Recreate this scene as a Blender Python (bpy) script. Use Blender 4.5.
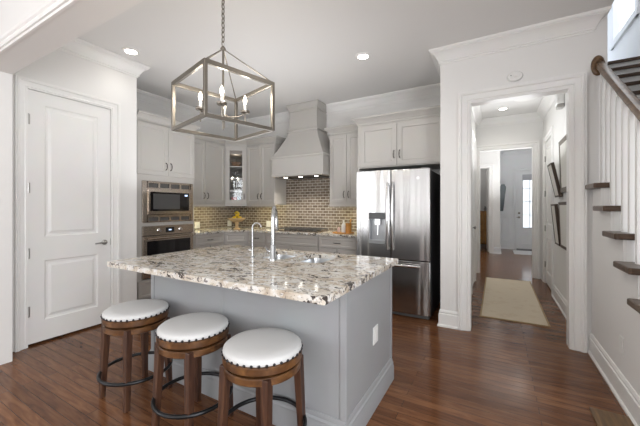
import bpy, bmesh, math, random
from mathutils import Matrix, Vector
random.seed(7)
for o in list(bpy.data.objects): bpy.data.objects.remove(o)
S = bpy.context.scene
C = S.collection
PI = math.pi
R = math.radians

# ---------------------------------------------------------------- camera, world, big lights, exposure
CAMH = 1.32
FPX = 310.0
YAW = 29.7
cd = bpy.data.cameras.new('camera'); cam = bpy.data.objects.new('camera', cd); C.objects.link(cam)
cam.location = (0, 0, CAMH); cam.rotation_euler = (R(90), 0, R(YAW))
cd.sensor_width = 36; cd.lens = 36 * FPX / 640; cd.shift_y = -6 / 640; cd.clip_start = 0.05
S.camera = cam
S.view_settings.view_transform = 'Standard'; S.view_settings.look = 'None'
S.view_settings.gamma = 1; S.view_settings.use_curve_mapping = False
S.view_settings.exposure = 0.36
w = bpy.data.worlds.new('daylight'); S.world = w; w.use_nodes = True
w.node_tree.nodes['Background'].inputs[0].default_value = (0.80, 0.88, 1.0, 1)
w.node_tree.nodes['Background'].inputs[1].default_value = 1.6

def area(name, loc, rot, sx, sy, power, color=(1, 1, 1)):
    l = bpy.data.lights.new(name, 'AREA'); l.shape = 'RECTANGLE'; l.size = sx; l.size_y = sy
    l.energy = power; l.color = color
    o = bpy.data.objects.new(name, l); C.objects.link(o); o.location = loc; o.rotation_euler = rot
    return o
# daylight through the windows of the living room behind the photographer
DAY = (0.93, 0.96, 1.0)
for i, x in enumerate((-4.1, -1.9, 0.3)):
    area('daylight_rear', (x, -4.85, 1.55), (R(-90) + PI, 0, 0), 1.0, 2.1, 10, DAY)
for i, y in enumerate((-4.0, -2.3)):
    area('daylight_side', (-5.35, y, 1.55), (0, R(-90), 0), 2.1, 1.2, 40, DAY)
area('fill_stairwell', (1.3, 5.0, 5.75), (0, 0, 0), .7, 3.0, 17, DAY)  # added overhead lamp standing in for daylight from the upstairs window
area('fill_right', (1.70, -.7, 1.55), (0, R(90), 0), 1.9, 2.2, 105, DAY)  # added fill lamp to brighten the island's right side, no known window here

# added fill lights aimed up at the ceilings to brighten the rooms evenly
area('bounce_living', (-.6, -3.2, 1.0), (R(180), 0, 0), 2.4, 1.6, 62, (.97, .985, 1))
area('bounce_kitchen', (-2.6, 2.85, 1.5), (R(180), 0, 0), 2.2, 1.2, 15, (.95, .97, 1))
area('bounce_hall', (.18, 5.2, 1.9), (R(180), 0, 0), .6, 1.6, 9, (.96, .98, 1))
area('bounce_far_room', (-1.4, 11.2, 1.9), (R(180), 0, 0), .8, .8, 7, (1, 1, 1))
area('bounce_foyer', (.3, 8.4, 1.5), (R(180), 0, 0), 1.0, 1.4, 42, (.98, .99, 1))

# ---------------------------------------------------------------- materials
MATS = {}
def mat(name, col=(.8, .8, .8), rough=.5, metal=0, emit=None, estr=0, spec=.5, coat=0, bump=None):
    m = bpy.data.materials.new(name); m.use_nodes = True
    b = m.node_tree.nodes['Principled BSDF']
    b.inputs['Base Color'].default_value = (*col, 1); b.inputs['Roughness'].default_value = rough
    b.inputs['Metallic'].default_value = metal; b.inputs['Specular IOR Level'].default_value = spec
    b.inputs['Coat Weight'].default_value = coat
    if emit: b.inputs['Emission Color'].default_value = (*emit, 1); b.inputs['Emission Strength'].default_value = estr
    nt = m.node_tree
    # every material is procedural: a faint noise moves its roughness and colour
    tc = nt.nodes.new('ShaderNodeTexCoord'); no = nt.nodes.new('ShaderNodeTexNoise')
    no.inputs['Scale'].default_value = (bump[0] if bump else 6); no.inputs['Detail'].default_value = 3
    nt.links.new(tc.outputs['Object'], no.inputs['Vector'])
    if not emit:
        mx = nt.nodes.new('ShaderNodeMix'); mx.data_type = 'RGBA'; mx.blend_type = 'MULTIPLY'
        mx.inputs[0].default_value = .06
        mx.inputs[6].default_value = (*col, 1); nt.links.new(no.outputs['Color'], mx.inputs[7])
        nt.links.new(mx.outputs[2], b.inputs['Base Color'])
    if bump:
        bp = nt.nodes.new('ShaderNodeBump'); bp.inputs['Strength'].default_value = bump[1]; bp.inputs['Distance'].default_value = .01
        nt.links.new(no.outputs['Fac'], bp.inputs['Height']); nt.links.new(bp.outputs['Normal'], b.inputs['Normal'])
    MATS[name] = m
    return m
def nn(m, t, **kw):
    n = m.node_tree.nodes.new(t)
    for k, v in kw.items(): setattr(n, k, v)
    return n
def ramp(m, stops, interp='LINEAR'):
    r = nn(m, 'ShaderNodeValToRGB'); e = r.color_ramp; e.interpolation = interp
    while len(e.elements) < len(stops): e.elements.new(.5)
    for el, (p, c) in zip(e.elements, stops): el.position = p; el.color = (*c, 1) if len(c) == 3 else c
    return r
WALL = mat('painted_wall', (.82, .81, .79), .6, bump=(180, .03))
CEIL = mat('painted_ceiling', (.79, .78, .765), .7, bump=(160, .03))
TRIM = mat('white_trim_paint', (.86, .85, .83), .35)
DOORM = mat('white_door_paint', (.84, .83, .81), .38)
COOLW = mat('cool_white_paint', (.80, .81, .82), .4)
CAB = mat('greige_cabinet_paint', (.46, .435, .405), .42)
CABU = mat('light_greige_cabinet_paint', (.50, .48, .45), .42)
GLZ = mat('cabinet_interior', (.30, .27, .24), .5)
ISL = mat('grey_island_paint', (.335, .345, .355), .42)
KICK = mat('toe_kick', (.10, .095, .09), .6)
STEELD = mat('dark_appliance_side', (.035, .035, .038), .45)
BLACKG = mat('black_glass', (.012, .011, .012), .06)
NICK = mat('brushed_nickel', (.27, .245, .21), .38, 1, bump=(90, .05))
CHR = mat('chrome', (.52, .53, .54), .2, 1)
BRONZE = mat('dark_pewter_pull', (.055, .048, .042), .4, .8)
HINGE = mat('satin_hinge', (.42, .41, .39), .35, .9)
WHITEP = mat('white_plastic', (.82, .82, .80), .35)
GREYP = mat('grey_plastic', (.2, .2, .2), .5)
RINGM = mat('black_metal_ring', (.03, .031, .033), .35, .7)
NAIL = mat('dark_nailhead', (.05, .05, .055), .3, .9)
CUSH = mat('white_leatherette', (.66, .66, .65), .5, bump=(260, .12))
DARKF = mat('dark_picture_frame', (.07, .045, .03), .45)
MATB = mat('picture_mat', (.74, .72, .67), .6)
OCHRE = mat('ochre_wood', (.52, .24, .05), .45)
CERW = mat('white_ceramic', (.82, .81, .78), .2)
LEMON = mat('lemon_peel', (.85, .58, .03), .4, bump=(80, .2))
BANANA = mat('banana_peel', (.85, .62, .06), .45)
CREAMW = mat('pale_carved_wood', (.66, .47, .25), .5)
PINKG = mat('pink_glass', (.62, .45, .42), .15)
REDB = mat('red_print', (.42, .06, .07), .5)
BLUEB = mat('pale_blue_print', (.40, .55, .68), .5)
BROWNB = mat('brown_bowl', (.20, .12, .07), .25)
SILV = mat('silver_dish', (.55, .53, .5), .25, .9)
BULB = mat('lit_bulb', (1, .9, .7), .3, emit=(1, .88, .68), estr=9)
LENS = mat('lit_downlight', (1, 1, 1), .3, emit=(1, .95, .86), estr=14)
LEDM = mat('lit_led_strip', (1, 1, 1), .3, emit=(1, .83, .50), estr=2)
DISP = mat('lit_display', (.5, .7, 1), .3, emit=(.55, .7, 1), estr=1.4)
SKYG = mat('frosted_daylight_glass', (.85, .93, 1), .2, emit=(.86, .94, 1), estr=.85)
ROLLER = mat('roller_blind', (.5, .5, .53), .8)
MIRR = mat('dark_slate', (.06, .075, .085), .3)
PURPLE = mat('drain_steel', (.2, .2, .2), .3, 1)

GLASS = bpy.data.materials.new('clear_glass'); GLASS.use_nodes = True
nt = GLASS.node_tree; nt.nodes.clear()
o_ = nt.nodes.new('ShaderNodeOutputMaterial'); a_ = nt.nodes.new('ShaderNodeBsdfTransparent'); g_ = nt.nodes.new('ShaderNodeBsdfGlossy')
mx_ = nt.nodes.new('ShaderNodeMixShader'); g_.inputs['Roughness'].default_value = .03
fr_ = nt.nodes.new('ShaderNodeFresnel'); fr_.inputs[0].default_value = 1.45
nt.links.new(fr_.outputs[0], mx_.inputs[0]); nt.links.new(a_.outputs[0], mx_.inputs[1]); nt.links.new(g_.outputs[0], mx_.inputs[2])
nt.links.new(mx_.outputs[0], o_.inputs[0])

def wood(name, c0, c1, c2, rough=.35, scale=(1, 14, 14), coat=0):
    m = mat(name, c1, rough, coat=coat); nt = m.node_tree; b = nt.nodes['Principled BSDF']
    tc = nn(m, 'ShaderNodeTexCoord'); mp = nn(m, 'ShaderNodeMapping'); mp.inputs['Scale'].default_value = scale
    n = nn(m, 'ShaderNodeTexNoise'); n.inputs['Scale'].default_value = 3.2; n.inputs['Detail'].default_value = 7; n.inputs['Distortion'].default_value = .8
    r = ramp(m, [(.3, c0), (.52, c1), (.72, c2)])
    L = nt.links.new
    L(tc.outputs['Object'], mp.inputs[0]); L(mp.outputs[0], n.inputs['Vector']); L(n.outputs['Fac'], r.inputs[0]); L(r.outputs[0], b.inputs['Base Color'])
    return m
STOOLW = wood('stool_wood', (.035, .014, .006), (.11, .047, .016), (.21, .098, .033), .38, (4, 4, 4))
STOOLL = wood('stool_leg_wood', (.028, .012, .008), (.065, .028, .016), (.115, .055, .028), .4, (12, 12, 1.2))
RAILW = wood('handrail_wood', (.06, .033, .017), (.12, .068, .034), (.21, .13, .07), .3, (8, 1, 8))
TREADW = wood('tread_wood', (.05, .03, .018), (.09, .055, .035), (.14, .09, .06), .3, (1, 10, 10))
CHESTW = wood('chest_wood', (.22, .10, .02), (.38, .18, .04), (.5, .26, .07), .4, (10, 10, 1))

def floor_mat():
    m = mat('oak_floor', (.1, .05, .03), .2, spec=.26); nt = m.node_tree; b = nt.nodes['Principled BSDF']; L = nt.links.new
    tc = nn(m, 'ShaderNodeTexCoord')
    br = nn(m, 'ShaderNodeTexBrick'); br.offset = .37; br.offset_frequency = 2; br.squash = 1
    br.inputs['Color1'].default_value = (0, 0, 0, 1); br.inputs['Color2'].default_value = (1, 1, 1, 1); br.inputs['Mortar'].default_value = (.5, .5, .5, 1)
    br.inputs['Scale'].default_value = 1; br.inputs['Brick Width'].default_value = 1.25; br.inputs['Row Height'].default_value = .072
    br.inputs['Mortar Size'].default_value = .0014; br.inputs['Mortar Smooth'].default_value = .2; br.inputs['Bias'].default_value = 0
    L(tc.outputs['Object'], br.inputs['Vector'])
    mp = nn(m, 'ShaderNodeMapping'); mp.inputs['Scale'].default_value = (1.5, 12, 1)
    n = nn(m, 'ShaderNodeTexNoise'); n.inputs['Scale'].default_value = 2.2; n.inputs['Detail'].default_value = 8; n.inputs['Distortion'].default_value = 1.4
    add = nn(m, 'ShaderNodeVectorMath', operation='MULTIPLY_ADD'); add.inputs[1].default_value = (7, 3, 5)
    L(br.outputs['Color'], add.inputs[0]); L(tc.outputs['Object'], add.inputs[2]); L(add.outputs[0], mp.inputs[0]); L(mp.outputs[0], n.inputs['Vector'])
    r = ramp(m, [(.25, (.092, .038, .018)), (.5, (.155, .066, .030)), (.78, (.225, .106, .050))])
    L(n.outputs['Fac'], r.inputs[0])
    r2 = ramp(m, [(0, (.80, .77, .76)), (.5, (1, 1, 1)), (1, (1.22, 1.2, 1.16))]); L(br.outputs['Color'], r2.inputs[0])
    mu = nn(m, 'ShaderNodeMix', data_type='RGBA', blend_type='MULTIPLY'); mu.inputs[0].default_value = 1
    L(r.outputs[0], mu.inputs[6]); L(r2.outputs[0], mu.inputs[7])
    m2 = nn(m, 'ShaderNodeMix', data_type='RGBA'); m2.inputs[7].default_value = (.02, .01, .006, 1)
    L(br.outputs['Fac'], m2.inputs[0]); L(mu.outputs[2], m2.inputs[6]); L(m2.outputs[2], b.inputs['Base Color'])
    rr = ramp(m, [(.3, (.12,) * 3), (.7, (.22,) * 3)]); L(n.outputs['Fac'], rr.inputs[0]); L(rr.outputs[0], b.inputs['Roughness'])
    bp = nn(m, 'ShaderNodeBump'); bp.inputs['Strength'].default_value = .25; bp.inputs['Distance'].default_value = .002; bp.invert = True
    ad = nn(m, 'ShaderNodeMath', operation='MULTIPLY_ADD'); ad.inputs[1].default_value = .10
    L(n.outputs['Fac'], ad.inputs[0]); L(br.outputs['Fac'], ad.inputs[2])
    L(ad.outputs[0], bp.inputs['Height']); L(bp.outputs['Normal'], b.inputs['Normal'])
    return m
FLOOR = floor_mat()

def tile_mat():
    m = mat('brown_glazed_tile', (.2, .15, .1), .15); nt = m.node_tree; b = nt.nodes['Principled BSDF']; L = nt.links.new
    tc = nn(m, 'ShaderNodeTexCoord'); sx = nn(m, 'ShaderNodeSeparateXYZ'); cx = nn(m, 'ShaderNodeCombineXYZ')
    L(tc.outputs['Object'], sx.inputs[0]); L(sx.outputs[0], cx.inputs[0]); L(sx.outputs[2], cx.inputs[1])
    br = nn(m, 'ShaderNodeTexBrick'); br.offset = .5
    br.inputs['Color1'].default_value = (.135, .105, .078, 1); br.inputs['Color2'].default_value = (.235, .190, .150, 1); br.inputs['Mortar'].default_value = (.50, .47, .42, 1)
    br.inputs['Scale'].default_value = 1; br.inputs['Brick Width'].default_value = .105; br.inputs['Row Height'].default_value = .048
    br.inputs['Mortar Size'].default_value = .0042; br.inputs['Mortar Smooth'].default_value = .1
    L(cx.outputs[0], br.inputs['Vector']); L(br.outputs['Color'], b.inputs['Base Color'])
    rr = ramp(m, [(0, (.12,) * 3), (1, (.7,) * 3)]); L(br.outputs['Fac'], rr.inputs[0]); L(rr.outputs[0], b.inputs['Roughness'])
    bp = nn(m, 'ShaderNodeBump'); bp.inputs['Strength'].default_value = .5; bp.inputs['Distance'].default_value = .003; bp.invert = True
    L(br.outputs['Fac'], bp.inputs['Height']); L(bp.outputs['Normal'], b.inputs['Normal'])
    return m
TILE = tile_mat()

def granite_mat():
    m = mat('granite', (.6, .55, .5), .09); nt = m.node_tree; b = nt.nodes['Principled BSDF']; L = nt.links.new
    tc = nn(m, 'ShaderNodeTexCoord')
    mp = nn(m, 'ShaderNodeMapping'); mp.inputs['Scale'].default_value = (.8, 1.2, 1); mp.inputs['Rotation'].default_value = (0, 0, .25)
    L(tc.outputs['Object'], mp.inputs[0])
    def noise(s, d, dist=0, off=0):
        n = nn(m, 'ShaderNodeTexNoise'); n.inputs['Scale'].default_value = s; n.inputs['Detail'].default_value = d; n.inputs['Distortion'].default_value = dist
        v = nn(m, 'ShaderNodeVectorMath', operation='ADD'); v.inputs[1].default_value = (off, off * 1.7, off * .6)
        L(mp.outputs[0], v.inputs[0]); L(v.outputs[0], n.inputs['Vector']); return n
    def mix(fac, a, bcol):
        x = nn(m, 'ShaderNodeMix', data_type='RGBA'); L(fac, x.inputs[0])
        if isinstance(a, tuple): x.inputs[6].default_value = (*a, 1)
        else: L(a, x.inputs[6])
        if isinstance(bcol, tuple): x.inputs[7].default_value = (*bcol, 1)
        else: L(bcol, x.inputs[7])
        return x.outputs[2]
    base = noise(12, 6, .8)
    rb = ramp(m, [(.32, (.74, .73, .70)), (.48, (.66, .615, .54)), (.60, (.54, .47, .38)), (.72, (.40, .32, .24))]); L(base.outputs['Fac'], rb.inputs[0])
    whites = noise(22, 4, .8, 3); rw = ramp(m, [(.54, (0, 0, 0)), (.60, (1, 1, 1))]); L(whites.outputs['Fac'], rw.inputs[0])
    c = mix(rw.outputs[0], rb.outputs[0], (.74, .73, .71))
    greys = noise(34, 5, 1, 9); rg = ramp(m, [(.575, (0, 0, 0)), (.62, (1, 1, 1))]); L(greys.outputs['Fac'], rg.inputs[0])
    c = mix(rg.outputs[0], c, (.25, .225, .21))
    # dark clusters: fine specks gathered where a broad noise allows them
    big = noise(9.0, 3, .6, 17); fine = noise(46, 6, .8, 5)
    mu = nn(m, 'ShaderNodeMath', operation='MULTIPLY'); L(big.outputs['Fac'], mu.inputs[0]); L(fine.outputs['Fac'], mu.inputs[1])
    rd = ramp(m, [(.312, (0, 0, 0)), (.338, (1, 1, 1))]); L(mu.outputs[0], rd.inputs[0])
    c = mix(rd.outputs[0], c, (.06, .05, .045))
    vo = nn(m, 'ShaderNodeTexVoronoi'); vo.inputs['Scale'].default_value = 70; L(tc.outputs['Object'], vo.inputs['Vector'])
    rv = ramp(m, [(.10, (1, 1, 1)), (.16, (0, 0, 0))]); L(vo.outputs['Distance'], rv.inputs[0])
    c = mix(rv.outputs[0], c, (.10, .075, .06))
    L(c, b.inputs['Base Color'])
    return m
GRAN = granite_mat()

def steel_mat(name, col, axis_scale, rough=.24, wave=.05):
    m = mat(name, col, rough, 1); nt = m.node_tree; b = nt.nodes['Principled BSDF']; L = nt.links.new
    tc = nn(m, 'ShaderNodeTexCoord'); mp = nn(m, 'ShaderNodeMapping'); mp.inputs['Scale'].default_value = axis_scale
    n = nn(m, 'ShaderNodeTexNoise'); n.inputs['Scale'].default_value = 1; n.inputs['Detail'].default_value = 4
    L(tc.outputs['Object'], mp.inputs[0]); L(mp.outputs[0], n.inputs['Vector'])
    bp = nn(m, 'ShaderNodeBump'); bp.inputs['Strength'].default_value = .03; bp.inputs['Distance'].default_value = .003
    L(n.outputs['Fac'], bp.inputs['Height'])
    mp2 = nn(m, 'ShaderNodeMapping'); mp2.inputs['Scale'].default_value = (11, 11, .5)
    n2 = nn(m, 'ShaderNodeTexNoise'); n2.inputs['Scale'].default_value = 1; n2.inputs['Detail'].default_value = 1
    L(tc.outputs['Object'], mp2.inputs[0]); L(mp2.outputs[0], n2.inputs['Vector'])
    bp2 = nn(m, 'ShaderNodeBump'); bp2.inputs['Strength'].default_value = wave * 10; bp2.inputs['Distance'].default_value = .012
    L(n2.outputs['Fac'], bp2.inputs['Height']); L(bp.outputs['Normal'], bp2.inputs['Normal']); L(bp2.outputs['Normal'], b.inputs['Normal'])
    return m
STEEL = steel_mat('stainless_steel', (.45, .445, .44), (160, 160, 2), .22, .10)
STEELH = steel_mat('stainless_trim', (.55, .48, .41), (2, 160, 160), .26, .01)
BRIGHT = mat('polished_steel', (.72, .72, .72), .16, 1)

def rug_mat():
    m = mat('jute_runner', (.5, .4, .3), .95); nt = m.node_tree; b = nt.nodes['Principled BSDF']; L = nt.links.new
    tc = nn(m, 'ShaderNodeTexCoord'); v = nn(m, 'ShaderNodeTexVoronoi'); v.inputs['Scale'].default_value = 5; v.distance = 'MANHATTAN'
    n = nn(m, 'ShaderNodeTexNoise'); n.inputs['Scale'].default_value = 60; n.inputs['Detail'].default_value = 4
    L(tc.outputs['Object'], v.inputs['Vector']); L(tc.outputs['Object'], n.inputs['Vector'])
    mu = nn(m, 'ShaderNodeMath', operation='MULTIPLY_ADD'); mu.inputs[1].default_value = .9; L(v.outputs['Distance'], mu.inputs[0]); L(n.outputs['Fac'], mu.inputs[2])
    r = ramp(m, [(.4, (.72, .62, .48)), (.8, (.60, .50, .37)), (1, (.66, .57, .44))]); L(mu.outputs[0], r.inputs[0]); L(r.outputs[0], b.inputs['Base Color'])
    return m
RUG = rug_mat()

# ---------------------------------------------------------------- mesh building
W = {}
class MB:
    def __init__(s, M=None): s.v = []; s.f = []; s.M = M or Matrix.Identity(4)
    def add(s, vs, fs):
        k = len(s.v); s.v += [s.M @ Vector(p) for p in vs]; s.f += [[i + k for i in f] for f in fs]; return s
    def box(s, x0, x1, y0, y1, z0, z1):
        x0, x1 = sorted((x0, x1)); y0, y1 = sorted((y0, y1)); z0, z1 = sorted((z0, z1))
        return s.add([(x0, y0, z0), (x1, y0, z0), (x1, y1, z0), (x0, y1, z0), (x0, y0, z1), (x1, y0, z1), (x1, y1, z1), (x0, y1, z1)],
              [(0, 3, 2, 1), (4, 5, 6, 7), (0, 1, 5, 4), (1, 2, 6, 5), (2, 3, 7, 6), (3, 0, 4, 7)])
    def loft(s, rings, cap0=True, cap1=True, closed=True):
        n = len(rings[0]); vs = [p for r in rings for p in r]; fs = []
        for a in range(len(rings) - 1):
            for i in range(n if closed else n - 1):
                j = (i + 1) % n
                fs.append((a * n + i, a * n + j, (a + 1) * n + j, (a + 1) * n + i))
        if cap0: fs.append(tuple(range(n - 1, -1, -1)))
        if cap1: fs.append(tuple((len(rings) - 1) * n + i for i in range(n)))
        return s.add(vs, fs)
    def prism(s, poly, z0, z1): return s.loft([[(x, y, z0) for x, y in poly], [(x, y, z1) for x, y in poly]])
    def prism_x(s, poly, x0, x1): return s.loft([[(x0, y, z) for y, z in poly], [(x1, y, z) for y, z in poly]])
    def lathe(s, prof, c=(0, 0, 0), n=24):
        rings = [[(c[0] + max(r, 1e-5) * math.cos(2 * PI * i / n), c[1] + max(r, 1e-5) * math.sin(2 * PI * i / n), c[2] + z) for i in range(n)] for r, z in prof]
        return s.loft(rings)
    def tube(s, pts, r, n=10, closed=False):
        pts = [Vector(p) for p in pts]; rings = []; N = len(pts); up = None
        for i, p in enumerate(pts):
            if closed: t = (pts[(i + 1) % N] - pts[i - 1]).normalized()
            else: t = (pts[min(i + 1, N - 1)] - pts[max(i - 1, 0)]).normalized()
            if up is None:
                up = Vector((0, 0, 1)) if abs(t.z) < .9 else Vector((1, 0, 0))
            u = (up - t * up.dot(t))
            if u.length < 1e-4: u = Vector((0, 1, 0)) - t * t.y
            u.normalize(); up = u; v = t.cross(u)
            rr = r[i] if isinstance(r, (list, tuple)) else r
            rings.append([tuple(p + (u * math.cos(2 * PI * k / n) + v * math.sin(2 * PI * k / n)) * rr) for k in range(n)])
        if closed: rings.append(rings[0]); return s.loft(rings, False, False)
        return s.loft(rings)
    def bar(s, p0, p1, w_, h_=None, up=(0, 0, 1)):
        h_ = h_ or w_; p0 = Vector(p0); p1 = Vector(p1); t = (p1 - p0).normalized(); up = Vector(up)
        if abs(t.dot(up)) > .95: up = Vector((1, 0, 0))
        a = t.cross(up).normalized() * w_ / 2; b = a.cross(t).normalized() * h_ / 2
        return s.loft([[tuple(p + q) for q in (a + b, -a + b, -a - b, a - b)] for p in (p0, p1)])
    def sphere(s, c, r, n=16, sc=(1, 1, 1)):
        m = max(6, n // 2)
        rings = [[(c[0] + sc[0] * r * math.sin(PI * j / m) * math.cos(2 * PI * i / n) if 0 < j < m else c[0] + 1e-5 * math.cos(2 * PI * i / n),
                   c[1] + sc[1] * r * math.sin(PI * j / m) * math.sin(2 * PI * i / n) if 0 < j < m else c[1] + 1e-5 * math.sin(2 * PI * i / n),
                   c[2] - sc[2] * r * math.cos(PI * j / m)) for i in range(n)] for j in range(m + 1)]
        return s.loft(rings)
    def sweep(s, path, prof, third=0.0, plane='xy', closed=False):
        # profile (offset to the left of the path, height); plane xy: height is z, plane xz: height goes to -y
        n = len(path); rings = []
        P = [Vector(p) for p in path]
        for i in range(n):
            a = P[i] - P[i - 1] if (i > 0 or closed) else P[1] - P[0]
            b = P[(i + 1) % n] - P[i] if (i < n - 1 or closed) else P[-1] - P[-2]
            a.normalize(); b.normalize()
            na = Vector((-a.y, a.x)); nb = Vector((-b.y, b.x)); k = na + nb; k = k / max(k.dot(na), .2)
            ring = []
            for o, h in prof:
                q = P[i] + k * o
                ring.append((q.x, q.y, third + h) if plane == 'xy' else (q.x, third - h, q.y))
            rings.append(ring)
        if closed: rings.append(rings[0])
        return s.loft(rings, not closed, not closed)
    def panel(s, x0, x1, z0, z1, y, rail=.055, rec=.011, thick=.02, bev=.010):
        r = [(0, y + thick), (0, y + .002), (.002, y), (rail, y), (rail + .004, y + rec * .55), (rail + bev, y + rec)]
        s.loft([[(x0 + d, yy, z0 + d), (x1 - d, yy, z0 + d), (x1 - d, yy, z1 - d), (x0 + d, yy, z1 - d)] for d, yy in r])
        return s
def ev(x, y=0, z=0, rz=0): return Matrix.Translation((x, y, z)) @ Matrix.Rotation(R(rz), 4, 'Z')
CNT = {}
def link(name, data):
    o = bpy.data.objects.new(name, data); C.objects.link(o); return o
def tag(o, label=None, cat=None, group=None, kind=None):
    if label: o['label'] = label
    if cat: o['category'] = cat
    if group: o['group'] = group
    if kind: o['kind'] = kind
    return o
def thing(name, label, cat, loc=(0, 0, 0), rz=0, group=None):
    o = link(name, None); o.location = loc; o.rotation_euler = (0, 0, R(rz)); o.empty_display_size = .1
    W[o] = Matrix.Translation(loc) @ Matrix.Rotation(R(rz), 4, 'Z'); return tag(o, label, cat, group)
def obj(name, mb, m, parent=None, bevel=0, smooth=False, label=None, seg=2):
    me = bpy.data.meshes.new(name)
    if parent is not None: inv = W[parent].inverted(); base = W[parent]
    else:
        xs = [v.x for v in mb.v]; ys = [v.y for v in mb.v]; zs = [v.z for v in mb.v]
        base = Matrix.Translation(((min(xs) + max(xs)) / 2, (min(ys) + max(ys)) / 2, min(zs))); inv = base.inverted()
    me.from_pydata([inv @ v for v in mb.v], [], mb.f)
    bm = bmesh.new(); bm.from_mesh(me); bmesh.ops.remove_doubles(bm, verts=bm.verts, dist=2e-6); bmesh.ops.recalc_face_normals(bm, faces=bm.faces)
    bm.to_mesh(me); bm.free()
    me.materials.append(m)
    if smooth:
        for p in me.polygons: p.use_smooth = True
        me.set_sharp_from_angle(angle=R(24 if any(q in name for q in ('crown', 'trim', 'baseboard')) and 'ring' not in name else 42))
    o = link(name, me)
    if parent is not None: o.parent = parent; W[o] = base
    else: o.matrix_world = base; W[o] = base
    if bevel:
        bv = o.modifiers.new('bevel', 'BEVEL'); bv.width = bevel; bv.segments = seg; bv.limit_method = 'ANGLE'; bv.angle_limit = R(50)
    if label: o['label'] = label
    return o
def struct(name, mb, m, parent=None, bevel=0, smooth=False, label=None):
    o = obj(name, mb, m, parent, bevel, smooth)
    if parent is None: o['kind'] = 'structure'
    if label: o['label'] = label
    return o
def copy_tree(o, loc=None, label=None, rz=None):
    def rec(a, par):
        c = a.copy(); C.objects.link(c); c.parent = par
        for ch in [x for x in KIDS.get(a, [])]: rec(ch, c)
        return c
    KIDS = {}
    for x in C.objects:
        if x.parent: KIDS.setdefault(x.parent, []).append(x)
    c = rec(o, None)
    if loc is not None: c.location = loc
    if rz is not None: c.rotation_euler = (0, 0, R(rz))
    if label: c['label'] = label
    return c
def rrect(x0, x1, y0, y1, r, n=5):
    out = []
    for cx, cy, a in ((x1 - r, y1 - r, 0), (x0 + r, y1 - r, 90), (x0 + r, y0 + r, 180), (x1 - r, y0 + r, 270)):
        for i in range(n + 1): t = R(a + 90 * i / n); out.append((cx + r * math.cos(t), cy + r * math.sin(t)))
    return out
def slab_with_holes(outer, holes, z0, z1):
    bm = bmesh.new(); es = []
    for loop in [outer] + holes:
        vs = [bm.verts.new((x, y, z0)) for x, y in loop]
        es += [bm.edges.new((vs[i], vs[(i + 1) % len(vs)])) for i in range(len(vs))]
    bmesh.ops.triangle_fill(bm, edges=es, use_beauty=True)
    g = bmesh.ops.extrude_face_region(bm, geom=list(bm.faces))
    bmesh.ops.translate(bm, verts=[e for e in g['geom'] if isinstance(e, bmesh.types.BMVert)], vec=(0, 0, z1 - z0))
    bm.verts.index_update(); mb = MB(); mb.add([tuple(v.co) for v in bm.verts], [[v.index for v in f.verts] for f in bm.faces]); bm.free()
    return mb

# ---------------------------------------------------------------- dimensions
H = 3.05
XL = -3.83          # pantry wall
XK = -4.67          # kitchen side wall
YB = 4.69           # kitchen rear wall
YP = 3.66           # wall with the hall opening
XH = .735           # hall / stair wall
YC = 6.97           # cross wall of the hall
CROWN = [(0, -.148), (.010, -.148), (.012, -.132), (.022, -.130), (.024, -.120), (.018, -.116), (.030, -.100), (.048, -.068), (.074, -.042), (.088, -.036), (.088, -.028), (.098, -.026), (.106, -.014), (.106, 0), (0, 0)]
BASE = [(0, 0), (.030, 0), (.030, .016), (.018, .026), (.018, .138), (.010, .142), (.012, .156), (.014, .162), (.006, .180), (0, .182)]
def neg(p): return [(-a, b) for a, b in p]

# ---------------------------------------------------------------- structure
struct('floor', MB().box(-5.6, 2.0, -5.1, 12.8, -.06, 0), FLOOR)
c = MB(); c.box(-5.6, .855, -5.1, 12.8, H, H + .12); c.box(.855, 1.95, -5.1, 1.0, H, H + .12); c.box(.855, 1.95, 7.2, 12.8, H, H + .12)
struct('ceiling', c, CEIL)
struct('ceiling_stairwell', MB().box(.735, 1.95, .9, 9.2, 5.8, 5.9), CEIL)
# pantry wall with the door opening
DY0, DY1, DH = 1.168, 1.892, 2.435
wl = MB(); wl.box(XL - .12, XL, 1.0, DY0, 0, H); wl.box(XL - .12, XL, DY1, 2.185, 0, H); wl.box(XL - .12, XL, DY0, DY1, DH, H)
struct('wall_left', wl, WALL)
struct('wall_pantry_return', MB().box(-5.6, XL - .12, 2.185 - .12, 2.185, 0, H), WALL)
struct('wall_pantry_rear', MB().box(-5.6, -5.48, 1.0, 2.065, 0, H), WALL)
struct('wall_left_stub', MB().box(-5.6, -3.60, .82, 1.0, 0, H), WALL)
struct('wall_beam', MB().box(-3.60, .855, .82, 1.0, 2.454, H), WALL)
struct('wall_kitchen_left', MB().box(XK - .12, XK, 2.185, YB + .12, 0, H), WALL)
struct('wall_back', MB().box(XK, -.545, YB, YB + .12, 0, H), WALL)
struct('wall_hall_left', MB().box(-.545, -.355, YP, YC, 0, H), WALL)
OX0, OX1, OH = -.253, .597, 2.435
wp = MB(); wp.box(-.355, OX0, YP, YP + .12, 0, H); wp.box(OX1, .855, YP, YP + .12, 0, H); wp.box(OX0, OX1, YP, YP + .12, OH, H)
struct('wall_hall_opening', wp, WALL)
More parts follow.
